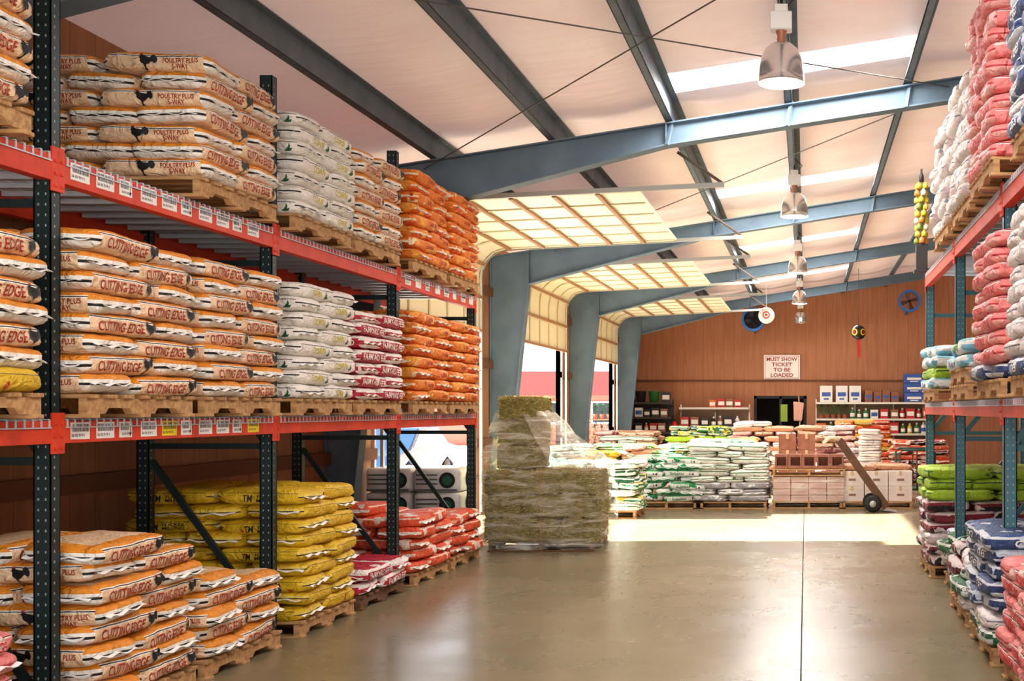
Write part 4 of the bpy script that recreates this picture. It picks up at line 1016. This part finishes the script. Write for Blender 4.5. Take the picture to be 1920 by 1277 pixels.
def house(label, x0, x1, y0, y1, h, rh, wall, roofm):
    t = thing('building', label, 'building', ((x0+x1)/2, y0, 0)); O = t.location
    mb = MB(); mb.box(x0,x1,y0,y1,-.16,h); mb.build('wall', wall, t, O)
    mb = MB(); mb.prism([(y0-.6,h),(y1+.6,h),((y0+y1)/2,h+rh)], x0-.6, x1+.6, plane='yz'); mb.build('roof', roofm, t, O)
    n = int((x1-x0)/2.5)
    for i in range(n):
        x = x0+1+2.5*i; mb = MB(); mb.box(x,x+1.1,y0-.05,y0-.01,.9,2.0); f = mb.build('window', WHITE, t, O)
        mb = MB(); mb.box(x+.08,x+1.02,y0-.06,y0-.05,.98,1.92); mb.build('pane', M('glass_dark', (20,26,32), .1), f, O)
house('building with a red shingled roof across the yard', -24, -8.5, 60, 68, 2.3, 1.3, M('house_wall', (170,100,84), .8), M('roof_red', (84,24,18), .9, nz=(9,(64,18,14)), spec=.2))
nr = thing('plant_rack', 'outdoor rack of potted plants beyond the farthest door', 'shelves', (-6.6, 38.5, -.16))
for z in (.3,.8,1.3):
    mb = MB(); mb.box(-7.2,-6.0,38.2,38.8,z-.03,z); mb.build('shelf_board', WOODD, nr, nr.location)
for x in (-7.2,-6.04):
    mb = MB(); mb.box(x,x+.04,38.2,38.24,-.16,1.7); mb.box(x,x+.04,38.76,38.8,-.16,1.7); mb.build('upright', WOODD, nr, nr.location)
LEAFD = M('leaf_dark', (30,72,20), .7, nz=(9,(18,50,14)))
for L, z in enumerate((.3,.8,1.3)):
    for k in range(5): plant(-7.05+.22*k, 38.45, z, 'leafy plant, %s from left, %s shelf of outdoor rack' % (ORD[k], ORD[L]), 'plants on the outdoor rack', 1.15, 50+L*9+k, LEAFD)
# ------------------------------------------------------------------ light
w = bpy.data.worlds.new('World'); SC.world = w; w.use_nodes = True
bg = w.node_tree.nodes['Background']; bg.inputs[0].default_value = (.84,.93,1,1); bg.inputs[1].default_value = 3.4
def light(name, kind_, loc, energy, col=(1,1,1), **k):
    l = bpy.data.lights.new(name, kind_); l.energy = energy; l.color = col
    for a, b in k.items(): setattr(l, a, b)
    o = bpy.data.objects.new(name, l); COL.objects.link(o); o.location = loc; return o
s = light('sun', 'SUN', (-20,10,15), 66, (1,.98,.95), angle=.01)
s.rotation_euler = Vector((.92,.03,-.40)).to_track_quat('-Z','Y').to_euler()
for i, y in enumerate(SKY):
    l = light('skylight_light', 'AREA', (-.15, y, roof(-.15)+.12), 170 if y > 7 else 100, (1,.98,.97), shape='RECTANGLE', size=2.4, size_y=.68)
    l.rotation_euler = (0, -math.atan(.157), 0)
for i in range(4):
    light('lamp_bulb', 'POINT', (-.15, LY[i], 4.08), 40, (1,.92,.84), shadow_soft_size=.12)
for y in (2.9, -3.0): light('lamp_bulb', 'POINT', (-.15, y, 4.10), 60, (1,.95,.9), shadow_soft_size=.15)
# ------------------------------------------------------------------ camera
cam = bpy.data.cameras.new('cam'); co = bpy.data.objects.new('cam', cam); COL.objects.link(co)
co.location = (0,0,1.6); co.rotation_euler = (PI/2,0,0); cam.sensor_width = 36; cam.lens = 36*2300/1920
cam.shift_x = -551/1920; cam.shift_y = 129.5/1920; cam.clip_end = 400
SC.camera = co
SC.view_settings.view_transform = 'Standard'
SC.view_settings.exposure = .05
SC.view_settings.gamma = .93
# ------------------------------------------------------------------ the bags that show largest stay single, the others become one object
bpy.context.view_layer.update()
V_ = []; F_ = []
for b, _ in BAGS:
    mw = b.matrix_world; o = len(V_)
    V_ += [mw@Vector((x*BA*.99, y*BB*.99, z*BC*.97)) for z in (-1,1) for y in (-1,1) for x in (-1,1)]
    F_ += [[o+i for i in f] for f in ((0,1,3,2),(4,5,7,6),(0,1,5,4),(2,3,7,6),(0,2,6,4),(1,3,7,5))]
nb = len(F_)
for (x0,x1,y0,y1,z0,z1) in ((hx,hx+1.28,hy,hy+1.1,.1,.92),(hx+.1,hx+.58,hy+.1,hy+.9,.9,1.75),(-.55,.65,19.8,20.8,.1,.87),(.55,1.7,19.82,20.4,.1,.6)):
    o = len(V_); V_ += [Vector((x,y,z)) for z in (z0,z1) for y in (y0,y1) for x in (x0,x1)]
    F_ += [[o+i for i in f] for f in ((0,1,3,2),(4,5,7,6),(0,1,5,4),(2,3,7,6),(0,2,6,4),(1,3,7,5))]
bvh = BVHTree.FromPolygons(V_, F_); hits = {}; eye = Vector((0,0,1.6))
for py in range(2, 1277, 4):
    for px in range(2, 1920, 4):
        r = bvh.ray_cast(eye, Vector(((px-1511)/2300, 1, (768-py)/2300)))
        if r[2] is not None and r[2] < nb:
            n_ = BAGS[r[2]//6][0].name; hits[n_] = hits.get(n_, 0)+1
for nm, lab, lim in (('feed_bag', 'remaining feed bags deeper inside and farther along the rack stacks', 300), ('soil_bag', 'remaining bags deeper inside the rear floor stacks', 290)):
    L = sorted([b for b, n_ in BAGS if n_ == nm], key=lambda b: -hits.get(b.name, 0))
    rest = [b for i, b in enumerate(L) if i >= lim or hits.get(b.name, 0) == 0]
    print(nm, len(L), 'rest', len(rest), 'hit at limit', hits.get(L[min(lim, len(L))-1].name, 0), 'sum hits rest', sum(hits.get(b.name,0) for b in rest))
    if not rest: continue
    objs = []
    for b in rest: objs.append(b); objs += list(b.children)
    mws = {o.name: o.matrix_world.copy() for o in objs}
    for o in objs:
        if o.parent: o.parent = None; o.matrix_world = mws[o.name]
    act = rest[0]; act.data = act.data.copy()
    with bpy.context.temp_override(active_object=act, object=act, selected_objects=objs, selected_editable_objects=objs):
        bpy.ops.object.join()
    act.name = nm; act['label'] = lab; act['category'] = 'bags'; act['kind'] = 'stuff'
    if 'group' in act: del act['group']
print('LONG', len(LONG), LONG[:6]); print('OBJ', len(bpy.data.objects))
